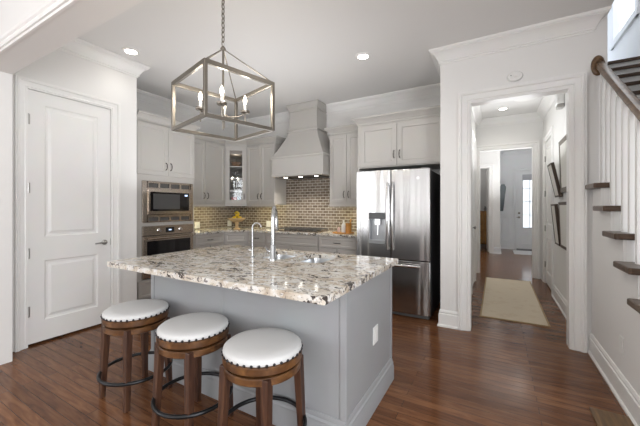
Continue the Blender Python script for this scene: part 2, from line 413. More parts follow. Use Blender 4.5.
# hall right wall with door
HD0, HD1 = 5.80, 6.62
wr = MB(); wr.box(XH, .855, YP + .12, HD0, 0, H); wr.box(XH, .855, HD1, YC, 0, H); wr.box(XH, .855, HD0, HD1, DH, H)
struct('wall_hall_right', wr, WALL)
struct('wall_stairwell_upper', MB().box(.735, .855, .9, 7.2, H + .12, 5.8), WALL)
CX0, CX1 = -.293, .577
wc = MB(); wc.box(-3.0, CX0, YC, YC + .12, 0, H); wc.box(CX1, 1.95, YC, YC + .12, 0, H); wc.box(CX0, CX1, YC, YC + .12, OH, H)
struct('wall_hall_end', wc, WALL)
struct('wall_stairwell_end', MB().box(.855, 1.95, 9.1, 9.2, H + .12, 5.8), WALL)
struct('wall_stairwell_front', MB().box(.855, 1.95, .9, 1.0, H + .12, 5.8), WALL)
# right stairwell wall with an upstairs window
ws = MB(); XR = 1.75
ws.box(XR, XR + .12, -5.1, 12.8, 0, 4.13); ws.box(XR, XR + .12, -5.1, 6.12, 4.13, 5.9); ws.box(XR, XR + .12, 7.12, 12.8, 4.13, 5.9); ws.box(XR, XR + .12, 6.12, 7.12, 5.4, 5.9)
struct('wall_right', ws, COOLW)
struct('wall_living_rear', MB().box(-5.6, 1.95, -5.1, -4.95, 0, H), WALL)
struct('wall_living_left', MB().box(-5.6, -5.45, -4.95, .82, 0, H), WALL)
# foyer
struct('wall_foyer_left', MB().box(-3.0, -2.88, YC + .12, 12.6, 0, H), WALL)
wf = MB(); FX0, FX1 = -1.0, -.19
wf.box(-2.88, FX0, 10.1, 10.22, 0, H); wf.box(FX1, .08, 10.1, 10.22, 0, H); wf.box(FX0, FX1, 10.1, 10.22, DH, H)
struct('wall_foyer_cross', wf, WALL)
struct('wall_foyer_return', MB().box(-.04, .08, 10.22, 12.6, 0, H), COOLW)
F0, F1, YF = .53, 1.42, 11.4
wd = MB(); wd.box(.08, F0, YF, YF + .15, 0, H); wd.box(F1, 1.75, YF, YF + .15, 0, H); wd.box(F0, F1, YF, YF + .15, DH, H)
struct('wall_front', wd, COOLW)
struct('wall_far_room', MB().box(-2.88, -.04, 12.48, 12.6, 0, H), WALL)

# crowns and baseboards
def crown(i, path, m=TRIM, prof=CROWN): struct('trim_%d' % i, MB().sweep(path, prof, H), m, smooth=True)
crown(1, [(XK, YB), (XK, 2.185), (XL, 2.185), (XL, 1.0)][::-1] if False else [(XL, 1.0), (XL, 2.185), (XK, 2.185), (XK, YB), (-.545, YB), (-.545, YP), (.752, YP), (.752, YP + .05)], prof=neg(CROWN))
crown(2, [(.855, 1.0), (-5.45, 1.0)][::-1] if False else [(-3.83, 1.0), (.855, 1.0)], prof=[(a * .0 + a * 1.0, b) for a, b in CROWN])
# flat casing on the camera side of the beam, seen at the upper left
cb = MB().prism_x([(.82, 2.45), (.806, 2.45), (.802, 2.462), (.792, 2.464), (.790, 2.478), (.798, 2.484), (.800, 2.506), (.790, 2.512), (.786, 2.528), (.796, 2.536), (.812, 2.548), (.82, 2.55)], -5.45, .855)
struct('trim_3', cb, TRIM)
crown(4, [(-.355, YP + .12), (-.355, YC), (XH, YC), (XH, YP + .12)], prof=neg(CROWN))
crown(5, [(-2.88, 10.1), (.08, 10.1), (.08, YF), (1.75, YF)], prof=neg(CROWN), m=COOLW)
def base(name, path, m=TRIM): struct(name, MB().sweep(path, neg(BASE), 0), m, smooth=True)
base('baseboard_pillar', [(-.545, YP + .30), (-.545, YP), (OX0 - .106, YP)])
base('baseboard_left', [(XL, DY1 + .1), (XL, 2.185), (-4.04, 2.185)])
base('baseboard_hall_right', [(XH, HD0 - .1), (XH, YP + .12)][::1])
base('baseboard_hall_far', [(XH, YC), (XH, HD1 + .1)])
base('baseboard_hall_left', [(-.355, YP + .12), (-.355, 4.55)])
base('baseboard_foyer', [(FX1 + .11, 10.1), (.08, 10.1), (.08, YF), (F0 - .1, YF)], COOLW)
base('baseboard_stair', [(XH + .01, YP), (XH + .01, 2.0)])
CAS = [(0, 0), (0, .012), (.014, .012), (.018, .020), (.032, .016), (.070, .022), (.078, .034), (.092, .036), (.098, .030), (.112, .030), (.112, 0)]
def casing(i, M, x0, x1, h, m=TRIM, prof=CAS):
    # path around an opening; local x along the wall, -y towards the viewer
    struct('trim_%d' % i, MB(M).sweep([(x0, 0), (x0, h), (x1, h), (x1, 0)], prof, 0, 'xz'), m, smooth=True)
casing(6, ev(0, YP), OX0, OX1, OH)
casing(7, ev(XL, 0, 0, 90), DY0, DY1, DH, prof=[(a * .82, b) for a, b in CAS])
casing(8, ev(0, YC), CX0, CX1, OH)
casing(9, ev(XH, 0, 0, -90), -HD1, -HD0, DH, prof=[(a * .8, b * .8) for a, b in CAS])
casing(10, ev(0, 10.1), FX0, FX1, DH)
casing(11, ev(0, YF), F0, F1, DH, COOLW, prof=[(a * .9, b) for a, b in CAS])
jb = MB(); jb.box(OX0 - .002, OX0 + .012, YP - .005, YP + .125, 0, OH); jb.box(OX1 - .012, OX1 + .002, YP - .005, YP + .125, 0, OH); jb.box(OX0 + .012, OX1 - .012, YP - .005, YP + .125, OH - .012, OH + .002)
struct('trim_12', jb, TRIM)
# wainscot panel in the foyer
wv = MB(); wv.box(.08, F0 - .1, YF - .012, YF, .165, 1.05); wv.box(.08, F0 - .1, YF - .03, YF, 1.05, 1.09)
wv.panel(.13, F0 - .14, .24, .98, YF - .02, .03, .006, .01)
struct('trim_13', wv, COOLW)
# low wooden landing edge by the foot of the stairs
struct('trim_14', MB().box(.525, XH, 1.3, 2.64, 0, .012), wood('landing_wood', (.09, .05, .02), (.16, .09, .035), (.24, .14, .06), .3, (10, 1, 10)), bevel=.003)

# ---------------------------------------------------------------- doors
def door_leaf(mb, x0, x1, z0, z1, y, t, panels, sd=.11):
    # panels: list of (z0, z1) in the leaf
    zs = [z0] + [v for p in panels for v in p] + [z1]
    mb.box(x0, x0 + sd, y, y + t, z0, z1); mb.box(x1 - sd, x1, y, y + t, z0, z1)
    for i in range(0, len(zs), 2): mb.box(x0 + sd, x1 - sd, y, y + t, zs[i], zs[i + 1])
    for a, b in panels:
        r = [(0, y + t - .001), (0, y), (.012, y + .012), (.03, y + .014), (.055, y + .004)]
        mb.loft([[(x0 + sd + d, yy, a + d), (x1 - sd - d, yy, a + d), (x1 - sd - d, yy, b - d), (x0 + sd + d, yy, b - d)] for d, yy in r])
    return mb
def hinge(M, x, z, y, parent, m=HINGE):
    h = MB(M); h.tube([(x, y - .008, z - .05), (x, y - .008, z + .05)], .007, 8); h.box(x - .014, x + .014, y - .003, y + .003, z - .048, z + .048)
    obj('hinge', h, m, parent)
M = ev(XL, 0, 0, 90)
d1 = struct('door_1', door_leaf(MB(M), DY0 + .003, DY1 - .003, .022, DH - .004, .004, .036, [(.22, .80), (1.03, 2.31)], .125), DOORM)
d1['label'] = 'white two panel pantry door with lever handle'
for z in (.33, .88, 1.5, 2.15): hinge(M, DY0 + .004, z, .0, d1)
hb = MB(M); hb.lathe([(.027, 0), (.027, .006), (.012, .01), (.01, .05), (0, .05)]); hb2 = MB(M @ ev(DY1 - .065, .004, .925) @ Matrix.Rotation(R(90), 4, 'X'))
hb2.lathe([(.028, 0), (.028, .007), (.013, .012), (.011, .045), (.0, .045)]); 
lever = obj('door_handle', hb2, HINGE, d1, smooth=True, label='chrome rosette and spindle')
lv = MB(M); lv.tube([(DY1 - .065, -.046, .925), (DY1 - .09, -.05, .926), (DY1 - .13, -.05, .925), (DY1 - .175, -.044, .921)], [.010, .0095, .008, .007], 10)
obj('lever', lv, HINGE, lever, smooth=True)
obj('latch_plate', MB(M).box(DY1 - .004, DY1 + .006, -.002, .006, .89, .96), HINGE, d1)
# hall door on the right wall
M = ev(XH, 0, 0, -90)
d2 = struct('door_2', door_leaf(MB(M), -HD1 + .003, -HD0 - .003, .02, DH - .004, .004, .036, [(.22, .80), (1.03, 2.31)], .12), DOORM)
for z in (.33, .95, 1.55, 2.15): hinge(M, -HD1 + .004, z, .0, d2, HINGE)
# left hall door ajar edge with knob
M = ev(-.355, 0, 0, 90)
d3 = struct('door_3', door_leaf(MB(M), 5.3, 6.1, .02, DH - .004, -.012, .012, [(.22, .80), (1.03, 2.31)], .12), DOORM)
casing(15, M, 5.29, 6.11, DH, prof=[(a * .8, b) for a, b in CAS])
kb = MB(M @ ev(5.37, -.012, 1.0) @ Matrix.Rotation(R(90), 4, 'X')); kb.lathe([(.027, 0), (.027, .006), (.011, .01), (.011, .03), (.024, .04), (.028, .052), (.02, .063), (0, .066)])
obj('door_handle', kb, HINGE, d3, smooth=True)
# front door with glass lites
M = ev(0, YF + .02)
fd = MB(M); gx0, gx1, gz0, gz1 = .685, 1.265, .67, 2.30
fd.box(F0 + .003, gx0, 0, .045, .03, DH - .004); fd.box(gx1, F1 - .003, 0, .045, .03, DH - .004); fd.box(gx0, gx1, 0, .045, .03, gz0); fd.box(gx0, gx1, 0, .045, gz1, DH - .004)
d4 = struct('door_4', fd, COOLW, bevel=.002)
mu = MB(M)
for i in (1, 2): x = gx0 + (gx1 - gx0) * i / 3; mu.box(x - .011, x + .011, .004, .035, gz0, gz1)
for i in (1, 2, 3): z = gz0 + (gz1 - gz0) * i / 4; mu.box(gx0, gx1, .004, .035, z - .011, z + .011)
mu.sweep([(gx0, gz0), (gx0, gz1), (gx1, gz1), (gx1, gz0)], [(-.0, -.0), (-.0, .012), (-.022, .012), (-.022, 0)], 0, 'xz', True)
obj('muntins', mu, COOLW, d4)
obj('window_pane', MB(M).box(gx0, gx1, .018, .026, gz0, gz1), SKYG, d4)
obj('roller_blind', MB(M).box(gx0 + .0, gx1, -.016, -.002, gz1 - .16, gz1 + .02), ROLLER, d4, label='grey blind at the top of the glass')
obj('panel', MB(M).panel(F0 + .11, F1 - .11, .16, .58, -.004, .03, .006, .006), COOLW, d4)
obj('sweep', MB(M).box(F0 + .003, F1 - .003, -.012, .045, .004, .03), GREYP, d4, label='dark rubber sweep')
for z, nm in ((1.0, 'door_handle'), (1.13, 'deadbolt')):
    k = MB(M @ ev(F0 + .07, 0, z) @ Matrix.Rotation(R(90), 4, 'X')); k.lathe([(.03, 0), (.03, .008), (.014, .014), (.014, .03), (.02, .045), (0, .05)])
    o = obj(nm, k, NICK, d4, smooth=True)
    if nm == 'door_handle': obj('lever', MB(M).bar((F0 + .07, -.05, z), (F0 + .0, -.05, z), .016), NICK, o)
# open leaf of the far doorway
M = ev(FX1, 10.22, 0, 94)
d5 = struct('door_5', door_leaf(MB(M), 0.0, .8, .02, DH - .004, .0, .036, [(.22, .80), (1.03, 2.31)], .12), DOORM)
for z in (.33, .95, 1.55, 2.15): hinge(M, .0, z, .0, d5, HINGE)
# upstairs window
w1 = MB(); w1.box(XR - .02, XR + .1, 6.04, 6.135, 4.05, 5.48); w1.box(XR - .02, XR + .1, 7.105, 7.2, 4.05, 5.48); w1.box(XR - .02, XR + .1, 6.135, 7.105, 5.385, 5.48); w1.box(XR - .035, XR + .1, 6.02, 7.22, 4.05, 4.145)
win = struct('window_1', w1, COOLW)
obj('window_pane', MB().box(XR + .06, XR + .07, 6.12, 7.12, 4.13, 5.4), SKYG, win)

# ---------------------------------------------------------------- staircase
st = thing('staircase', 'straight white staircase with dark wood treads, handrail and white balusters', 'staircase', (1.25, 1.55, 0))
RISE, RUN, SX0, SX1 = .190, .26, XH + .01, XR - .012
def noseY(k): return 3.34 + RUN * (k - 8)
for k in range(1, 19):
    y = noseY(k); z = RISE * k
    xl = SX0 - .05 if k < 9 else .858
    yb = y + RUN + .045
    if k < 9:
        xe = .86 if y > YP - .35 else .80
        p = [(SX1, y), (SX1, yb), (xl + .09, yb), (xl + .012, yb + .0), (xl, yb - .012), (xl, y + .012), (xl + .012, y)]
    else: p = [(SX1, y), (SX1, yb), (xl, yb), (xl, y)]
    if k == 8: p = [(SX1, y), (SX1, YP - .004), (xl + .012, YP - .004), (xl, YP - .012), (xl, y + .012), (xl + .012, y)]
    if k == 9: p = [(SX1, y), (SX1, yb), (.858, yb), (.858, y)]
    t = obj('tread', MB().prism(p, z - .042, z), TREADW, st, bevel=.008)
    rx = SX0 + .0 if k < 9 else .858
    obj('riser', MB().box(rx + .0205, SX1, y + .03, y + .045, z - RISE, z - .043), TRIM, st)
sw = MB(); pts = [(noseY(1) + .03, 0)]
for k in range(1, 9): pts += [(noseY(k) + .03, RISE * k - .043), (min(noseY(k + 1) + .03, YP - .002), RISE * k - .043)]
pts += [(YP - .002, 0)]
sw.prism_x(pts, SX0, SX0 + .02)
obj('stringer_wall', sw, WALL, st)
obj('stringer_molding', MB().prism_x([(2.2, .9 - .0), (3.64, 1.97 - .03)] and [(y, z) for y, z in [(1.9, .20), (1.9, .21), (1.91, .21), (1.91, .20)]], SX0 - .004, SX0), WALL, st) if False else None
RX = SX0 + .055
def railz(y): return RISE * 8 + .85 + (y - noseY(8)) * RISE / RUN
y0, y1 = 1.7, YP - .004
ring = [(-.03, -.02), (-.032, .012), (-.022, .032), (0, .038), (.022, .032), (.032, .012), (.03, -.02), (.02, -.03), (-.02, -.03)]
obj('handrail', MB().loft([[(RX + a, y, railz(y) + b) for a, b in ring] for y in (y0, y1)]), RAILW, st, smooth=True)
ro = MB(Matrix.Translation((RX - .012, YP - .002, railz(YP - .02) - .0)) @ Matrix.Rotation(R(90), 4, 'X') @ Matrix.Diagonal((.66, 1.22, 1, 1))); ro.lathe([(.072, 0), (.075, .008), (.070, .018), (.055, .024), (0, .024)], n=32)
obj('rosette', ro, RAILW, st, smooth=True)
for k in range(2, 9):
    for j in range(2):
        y = noseY(k) + .075 + j * RUN / 2
        if y > YP - .05: continue
        obj('baluster', MB().box(RX - .016, RX + .016, y - .016, y + .016, RISE * k, railz(y) - .028), TRIM, st)
st_label = st

# ---------------------------------------------------------------- kitchen cabinets
CR = [(0, 0), (.014, 0), (.014, .016), (.008, .020), (.020, .036), (.042, .062), (.056, .072), (.056, .080), (.070, .083), (.070, .105), (0, .105)]
def pull(mb_M, x, z, y, parent, vertical=True, L=.10):
    p = []
    for i in range(9):
        t = -1 + 2 * i / 8; s_ = t * L / 2; d = -.032 * (1 - t ** 4) ** 1
        p.append((x, y + d, z + s_) if vertical else (x + s_, y + d, z))
    rr = [.0065, .005, .0045, .005, .0062, .005, .0045, .005, .0065]
    obj('pull', MB(mb_M).tube(p, rr, 8), BRONZE, parent, smooth=True)
def cab_door(M, x0, x1, z0, z1, parent, side=None, m=CABU, y=-.02, pz=None, rail=.055):
    d = obj('door', MB(M).panel(x0, x1, z0, z1, y, rail), m, parent)
    if side:
        px = x1 - .035 if side == 'r' else x0 + .035
        pull(M, px, pz if pz else z0 + .13, y, d)
    return d
def drawer(M, x0, x1, z0, z1, parent, m=CAB, handle=True):
    d = obj('drawer', MB(M).panel(x0, x1, z0, z1, -.02, .032, .007, .02, .01), m, parent)
    if handle: pull(M, (x0 + x1) / 2, (z0 + z1) / 2, -.02, d, False, .11)
    return d
# --- oven tower on the left wall
TX, TY, TW = -4.05, 2.30, .884
M = ev(TX, TY, 0, 90)
tw = thing('oven_cabinet', 'tall greige oven tower cabinet beside the pantry corner', 'cabinet', (TX, TY, 0), 90)
b = MB(M); D = .615
for q in ((0, .075), (TW - .032, TW)): b.box(q[0], q[1], 0, D, .0, 2.46)
b.box(.075, TW - .032, 0, D, 1.70, 2.46); b.box(.075, TW - .032, 0, D, 1.065, 1.11); b.box(.075, TW - .032, .06, D, 0, .10); b.box(.075, TW - .032, 0, D, .10, .36); b.box(.075, TW - .032, .56, D, .36, 1.7)
b.box(.075, TW - .032, 0, D, 1.672, 1.70)
obj('body', b, CABU, tw)
obj('crown_molding', MB(M).sweep([(0, 0.0), (TW, 0.0), (TW, D)], neg(CR), 2.46), CABU, tw, smooth=True)
cab_door(M, .006, TW / 2 - .002, 1.755, 2.44, tw, 'r'); cab_door(M, TW / 2 + .002, TW - .006, 1.755, 2.44, tw, 'l')
drawer(M, .02, TW - .02, .12, .345, tw, CABU)
# microwave with trim kit
mw = thing('microwave', 'built-in stainless microwave with slotted trim above the wall oven', 'microwave', W[tw] @ Vector((.46, 0, 1.115)), 90)
mx0, mx1, mz0, mz1 = .077, .85, 1.113, 1.668
t = MB(M)
t.box(mx0, .143, -.022, -.002, mz0, mz1); t.box(.797, mx1, -.022, -.002, mz0, mz1)
for z0_, z1_ in ((mz0, mz0 + .018), (mz0 + .068, 1.215), (1.568, 1.583), (mz1 - .026, mz1)): t.box(.143, .797, -.022, -.002, z0_, z1_)
for i in range(5): x = .143 + .654 * i / 4; t.box(x - .013, x + .013, -.022, -.002, mz0, mz0 + .1); t.box(x - .013, x + .013, -.022, -.002, 1.575, mz1)
obj('trim_kit', t, STEELH, mw, bevel=.002)
for a_, b_ in ((mz0 + .005, 1.213), (1.575, mz1 - .005)): obj('vent_backing', MB(M).box(.13, .81, .0, .004, a_, b_), KICK, mw)
obj('body', MB(M).box(.08, .845, .006, .45, 1.118, 1.665), STEELD, mw)
df = MB(M); df.box(.147, .793, -.035, -.004, 1.22, 1.262); df.box(.147, .793, -.035, -.004, 1.525, 1.568); df.box(.147, .172, -.035, -.004, 1.262, 1.525); df.box(.775, .793, -.035, -.004, 1.262, 1.525)
dd = obj('door', df, STEELH, mw, bevel=.002)
obj('glass', MB(M).box(.172, .66, -.03, -.004, 1.262, 1.525), BLACKG, dd, label='black glass window')
obj('inner_window', MB(M).box(.215, .62, -.0315, -.03, 1.29, 1.50), mat('smoked_mesh_glass', (.10, .10, .10), .12), dd, label='smoked grey viewing window')
cp = obj('control_panel', MB(M).box(.66, .775, -.03, -.004, 1.262, 1.525), BLACKG, mw)
obj('display', MB(M).box(.70, .745, -.0315, -.03, 1.478, 1.498), DISP, cp)
# wall oven
ov = thing('wall_oven', 'built-in stainless wall oven with black glass door under the microwave', 'oven', W[tw] @ Vector((.46, 0, .37)), 90)
obj('body', MB(M).box(.08, .845, .006, .55, .37, 1.06), STEELD, ov)
cp = obj('control_panel', MB(M).box(mx0, mx1, -.026, -.001, .935, 1.062), STEELH, ov, bevel=.003)
obj('display', MB(M).box(.40, .53, -.028, -.026, .965, 1.035), BLACKG, cp)
obj('display_digits', MB(M).box(.445, .485, -.0288, -.028, .993, 1.007), DISP, cp)
for x in (.30, .63):
    k = MB(M @ ev(x, -.026, 1.0) @ Matrix.Rotation(R(90), 4, 'X')); k.lathe([(.028, 0), (.028, .004), (.022, .008), (.021, .026), (.018, .03), (0, .03)]); obj('knob', k, BRIGHT, cp, smooth=True)
fr = MB(M); fr.box(mx0, mx1, -.03, -.001, .86, .928); fr.box(mx0, mx1, -.03, -.001, .375, .43); fr.box(mx0, .13, -.03, -.001, .43, .86); fr.box(.797, mx1, -.03, -.001, .43, .86)
dr = obj('door', fr, STEELH, ov, bevel=.002)
obj('glass', MB(M).box(.13, .797, -.026, -.004, .43, .86), BLACKG, dr, label='black glass')
obj('handle', MB(M).tube([(.12, -.075, .895), (.81, -.075, .895)], .012, 12).bar((.15, -.03, .895), (.15, -.07, .895), .014).bar((.78, -.03, .895), (.78, -.07, .895), .014), STEELH, dr, smooth=True)

# --- left upper cabinet
def upper(name, label, M, x0, x1, depth, z0=1.365, z1=2.46, doors=2, ret=(True, True), rail=True):
    o = thing(name, label, 'cabinet', (M @ Vector((x0, 0, z0))), R_Z[0])
    W[o] = Matrix.Translation(M @ Vector((x0, 0, z0))) @ Matrix.Rotation(R(R_Z[0]), 4, 'Z')
    obj('body', MB(M).box(x0, x1, 0, depth, z0, z1), CABU, o)
    path = [(x0, 0), (x1, 0)]
    if ret[0]: path = [(x0, depth)] + path
    if ret[1]: path = path + [(x1, depth)]
    path = [(px + (.075 if px == x0 and not ret[0] and x0 > 3.1 else 0) - (.075 if px == x1 and not ret[1] and x1 > -2 and x1 < 0 else 0), py) for px, py in path]
    obj('crown_molding', MB(M).sweep(path, neg(CR), z1), CABU, o, smooth=True)
    if rail: obj('light_rail', MB(M).box(x0, x1, -.018, .002, z0 - .038, z0 + .012), CABU, o)
    if doors == 2:
        xm = (x0 + x1) / 2
        cab_door(M, x0 + .006, xm - .003, z0 + .018, z1 - .02, o, 'r'); cab_door(M, xm + .003, x1 - .006, z0 + .018, z1 - .02, o, 'l')
    return o
def led(M, x0, x1, y, z, parent, power, rz):
    obj('light_strip', MB(M).box(x0, x1, y, y + .02, z - .008, z - .001), LEDM, parent)
    l = bpy.data.lights.new('under_cabinet_glow', 'AREA'); l.shape = 'RECTANGLE'; l.size = x1 - x0; l.size_y = .03; l.energy = power; l.color = (1, .88, .50)
    o = bpy.data.objects.new('under_cabinet_glow', l); C.objects.link(o); o.parent = parent
    o.matrix_local = W[parent].inverted() @ (M @ Matrix.Translation(((x0 + x1) / 2, y + .01, z - .010)))
UD = .325
R_Z = [90]
M = ev(-4.34, 0, 0, 90)
ul = upper('wall_cabinet', 'greige two-door wall cabinet between the oven tower and the glass corner cabinet', M, TY + TW + .003, 4.077, UD, ret=(False, False))
led(M, 3.3, 4.0, .006, 1.365, ul, 2.2, 90)
R_Z = [0]
M = ev(0, 4.36)
ub = upper('wall_cabinet', 'greige two-door wall cabinet left of the range hood', M, -4.057, -3.392, UD, ret=(False, True))
led(M, -3.98, -3.45, .006, 1.365, ub, 1.8, 0)
ur = upper('wall_cabinet', 'greige two-door wall cabinet between the hood and the fridge', M, -2.305, -1.712, UD, ret=(True, False))
led(M, -2.22, -1.78, .006, 1.365, ur, 1.5, 0)
# diagonal glass cabinet
cg = thing('corner_cabinet', 'corner wall cabinet with a glass door and crockery inside', 'cabinet', (-4.34, 4.08, 1.365), 45)
M = ev(-4.34, 4.08, 0, 45); DWid = math.hypot(.28, .28)
z0, z1 = 1.365, 2.46
pent = [(-4.34, 4.08), (-4.06, 4.36), (-4.06, YB - .005), (XK + .005, YB - .005), (XK + .005, 4.08)]
b = MB(); b.prism(pent, z0, z0 + .02); b.prism(pent, z1 - .16, z1)
b.box(XK + .005, XK + .02, 4.08, YB - .005, z0 + .02, z1 - .16); b.box(XK + .02, -4.06, YB - .02, YB - .005, z0 + .02, z1 - .16)
b.box(-4.075, -4.06, 4.37, YB - .02, z0 + .02, z1 - .16); b.box(XK + .02, -4.35, 4.08, 4.095, z0 + .02, z1 - .16)
obj('body', b, GLZ, cg, label='brown interior')
f = MB(M); f.box(0, .05, -.004, .02, z0, z1); f.box(DWid - .05, DWid, -.004, .02, z0, z1); f.box(.05, DWid - .05, -.004, .02, z1 - .05, z1); f.box(.05, DWid - .05, -.004, .02, z0, z0 + .03)
obj('face_frame', f, CABU, cg)
obj('crown_molding', MB(M).sweep([(0, 0), (DWid, 0)], neg(CR), z1), CABU, cg, smooth=True)
x0, x1, a0, a1 = .022, DWid - .022, z0 + .02, z1 - .025; st_ = .062
f = MB(M); f.box(x0, x0 + st_, -.026, -.005, a0, a1); f.box(x1 - st_, x1, -.026, -.005, a0, a1); f.box(x0 + st_, x1 - st_, -.026, -.005, a1 - .075, a1); f.box(x0 + st_, x1 - st_, -.026, -.005, a0, a0 + .065)
dg = obj('door', f, CABU, cg, bevel=.003)
obj('glass', MB(M).box(x0 + st_ - .004, x1 - st_ + .004, -.014, -.01, a0 + .06, a1 - .07), GLASS, dg)
pull(M, x1 - .03, z0 + .15, -.026, dg)
obj('light_rail', MB(M).box(0, DWid, -.02, .0, z0 - .03, z0 - .001), CABU, cg)
shelfz = [1.62, 1.855, 2.075]
for z in shelfz: obj('shelf', MB().prism([(-4.325, 4.10), (-4.08, 4.345), (-4.08, YB - .022), (XK + .022, YB - .022), (XK + .022, 4.10)], z - .012, z), CERW, cg, label='pale glass shelf')
l = bpy.data.lights.new('cabinet_glow', 'POINT'); l.energy = .5; l.shadow_soft_size = .05; l.color = (1, .9, .75)
lo = bpy.data.objects.new('cabinet_glow', l); C.objects.link(lo); lo.parent = cg; lo.matrix_local = W[cg].inverted() @ Matrix.Translation((-4.27, 4.29, 2.26))
# crockery inside
def topobj(name, mb, m, label, cat, group=None, smooth=True): return tag(obj(name, mb, m, None, 0, smooth), label, cat, group)
def dloc(u, d): p = M @ Vector((u, d, 0)); return p.x, p.y
x, y = dloc(.2, .17)
topobj('serving_bowl', MB().lathe([(.03, 0), (.035, .004), (.075, .04), (.095, .095), (.09, .095), (.07, .045), (0, .012)], (x, y, shelfz[2])), BROWNB, 'brown bowl on the top shelf of the glass corner cabinet', 'bowl')
topobj('platter', MB().lathe([(.05, 0), (.10, .012), (.115, .03), (.108, .03), (.09, .016), (0, .008)], (x, y, shelfz[1])), SILV, 'wide silver platter on the middle shelf of the glass corner cabinet', 'dish')
x, y = dloc(.2, .17)
topobj('footed_dish', MB().lathe([(.03, 0), (.032, .004), (.006, .012), (.006, .035), (.05, .055), (.062, .085), (.057, .085), (0, .055)], (x, y, shelfz[1] + .0315)), SILV, 'small footed dish standing on the silver platter', 'dish')
for i, (u, d) in enumerate(((.145, .14), (.20, .12), (.255, .14))):
    x, y = dloc(u, d)
    topobj('wine_glass', MB().lathe([(.024, 0), (.024, .003), (.004, .008), (.004, .06), (.02, .075), (.026, .10), (.022, .135), (.02, .135), (.023, .10), (0, .07)], (x, y, shelfz[0]), 16), GLASS, ['leftmost stemmed glass in the corner cabinet', 'middle stemmed glass in the corner cabinet', 'rightmost stemmed glass in the corner cabinet'][i], 'glass', 'stemmed glasses in the corner cabinet')
x, y = dloc(.165, .12)
topobj('gift_box', MB(ev(x, y, z0 + .0205, 45)).box(-.05, .05, -.03, .03, 0, .12), REDB, 'small red box on the bottom shelf of the glass corner cabinet', 'box', smooth=False)
x, y = dloc(.255, .12)
topobj('cup', MB().lathe([(.025, 0), (.032, .05), (.034, .13), (.03, .13), (.026, .01), (0, .01)], (x, y, z0 + .0205)), BLUEB, 'tall pale blue cup beside the red box', 'cup')

# --- range hood
hx = -2.815
hd = thing('range_hood', 'tapered greige range hood reaching up to the ceiling', 'range hood', (hx, YB, 1.83))
def rect(hw, d, z): return [(hx - hw, YB - d, z), (hx + hw, YB - d, z), (hx + hw, YB - .002, z), (hx - hw, YB - .002, z)]
obj('lower_band', MB().loft([rect(.495, .53, 1.84), rect(.495, .53, 2.13)]), CABU, hd)
obj('lower_lip', MB().loft([rect(.505, .54, 1.825), rect(.505, .54, 1.85), rect(.498, .533, 1.862)]), CABU, hd, bevel=.003)
obj('upper_lip', MB().loft([rect(.498, .533, 2.122), rect(.512, .55, 2.138), rect(.512, .55, 2.158), rect(.498, .533, 2.168)]), CABU, hd)
obj('tapered_body', MB().loft([rect(.49 - .215 * (1 - (1 - t_) ** 1.18), .525 - .185 * (1 - (1 - t_) ** 1.18), 2.168 + .422 * t_) for t_ in [i / 8 for i in range(9)]]), CABU, hd)
obj('neck_molding', MB().loft([rect(.28, .345, 2.585), rect(.297, .362, 2.60), rect(.297, .362, 2.62), rect(.28, .345, 2.63)]), CABU, hd)
obj('chimney', MB().loft([rect(.27, .335, 2.63), rect(.27, .335, H - .11)]), CABU, hd)
obj('crown_molding', MB().loft([rect(.275, .34, H - .12), rect(.285, .35, H - .115), rect(.285, .35, H - .10), rect(.28, .345, H - .095), rect(.30, .365, H - .05), rect(.315, .38, H - .03), rect(.315, .38, H - .003)]), CABU, hd)
obj('filter_panel', MB().box(hx - .40, hx + .40, YB - .46, YB - .08, 1.818, 1.828), STEELD, hd)
for x in (hx - .3, hx, hx + .3):
    obj('hood_lamp', MB().lathe([(.030, 0), (.030, .003), (0, .003)], (x, YB - .40, 1.8145)), LENS, hd)
    l = bpy.data.lights.new('hood_glow', 'SPOT'); l.energy = 9; l.spot_size = R(120); l.spot_blend = .7; l.color = (1, .93, .82); l.shadow_soft_size = .03
    lo = bpy.data.objects.new('hood_glow', l); C.objects.link(lo); lo.parent = hd; lo.matrix_local = W[hd].inverted() @ Matrix.Translation((x, YB - .40, 1.80))

# --- base cabinets
BH = .885
def base_cab(label, M, rz, x0, x1, depth, drawers, doors=2, extra_depth=None, handle=True):
    o = thing('base_cabinet', label, 'cabinet', M @ Vector((x0, 0, 0)), rz)
    obj('body', MB(M).box(x0, x1, 0, depth, .10, BH), CAB, o)
    obj('toe_kick', MB(M).box(x0, x1, .06, .075, 0, .10), KICK, o)
    n = drawers; wd_ = (x1 - x0) / n
    for i in range(n): drawer(M, x0 + i * wd_ + .008, x0 + (i + 1) * wd_ - .008, .715, .868, o, CAB, handle)
    wd_ = (x1 - x0) / doors
    for i in range(doors): cab_door(M, x0 + i * wd_ + .008, x0 + (i + 1) * wd_ - .008, .12, .70, o, 'r' if i == 0 else 'l', CAB, pz=.60)
    return o
M = ev(-4.05, 0, 0, 90)
base_cab('greige base cabinet with drawer between oven tower and corner', M, 90, TY + TW + .003, 3.775, .615, 1, 2)
M = ev(0, 4.07)
base_cab('narrow greige base cabinet with small drawer left of the cooktop', M, 0, -3.757, -3.355, .615, 1, 1)
base_cab('wide greige base cabinet under the cooktop', M, 0, -3.35, -2.342, .615, 1, 2, handle=False)
base_cab('greige base cabinet under the counter left of the fridge', M, 0, -2.337, -1.715, .615, 1, 2)
cc = thing('base_cabinet', 'diagonal corner base cabinet under the fruit stand', 'cabinet', (-4.05, 3.78, 0), 45)
obj('body', MB().prism([(-4.05, 3.78), (-3.76, 4.07), (-3.76, YB - .005), (XK + .005, YB - .005), (XK + .005, 3.78)], .10, BH), CAB, cc)
M = ev(-4.05, 3.78, 0, 45); DW2 = math.hypot(.29, .29)
obj('toe_kick', MB(M).box(.03, DW2 - .03, .06, .075, 0, .1), KICK, cc)
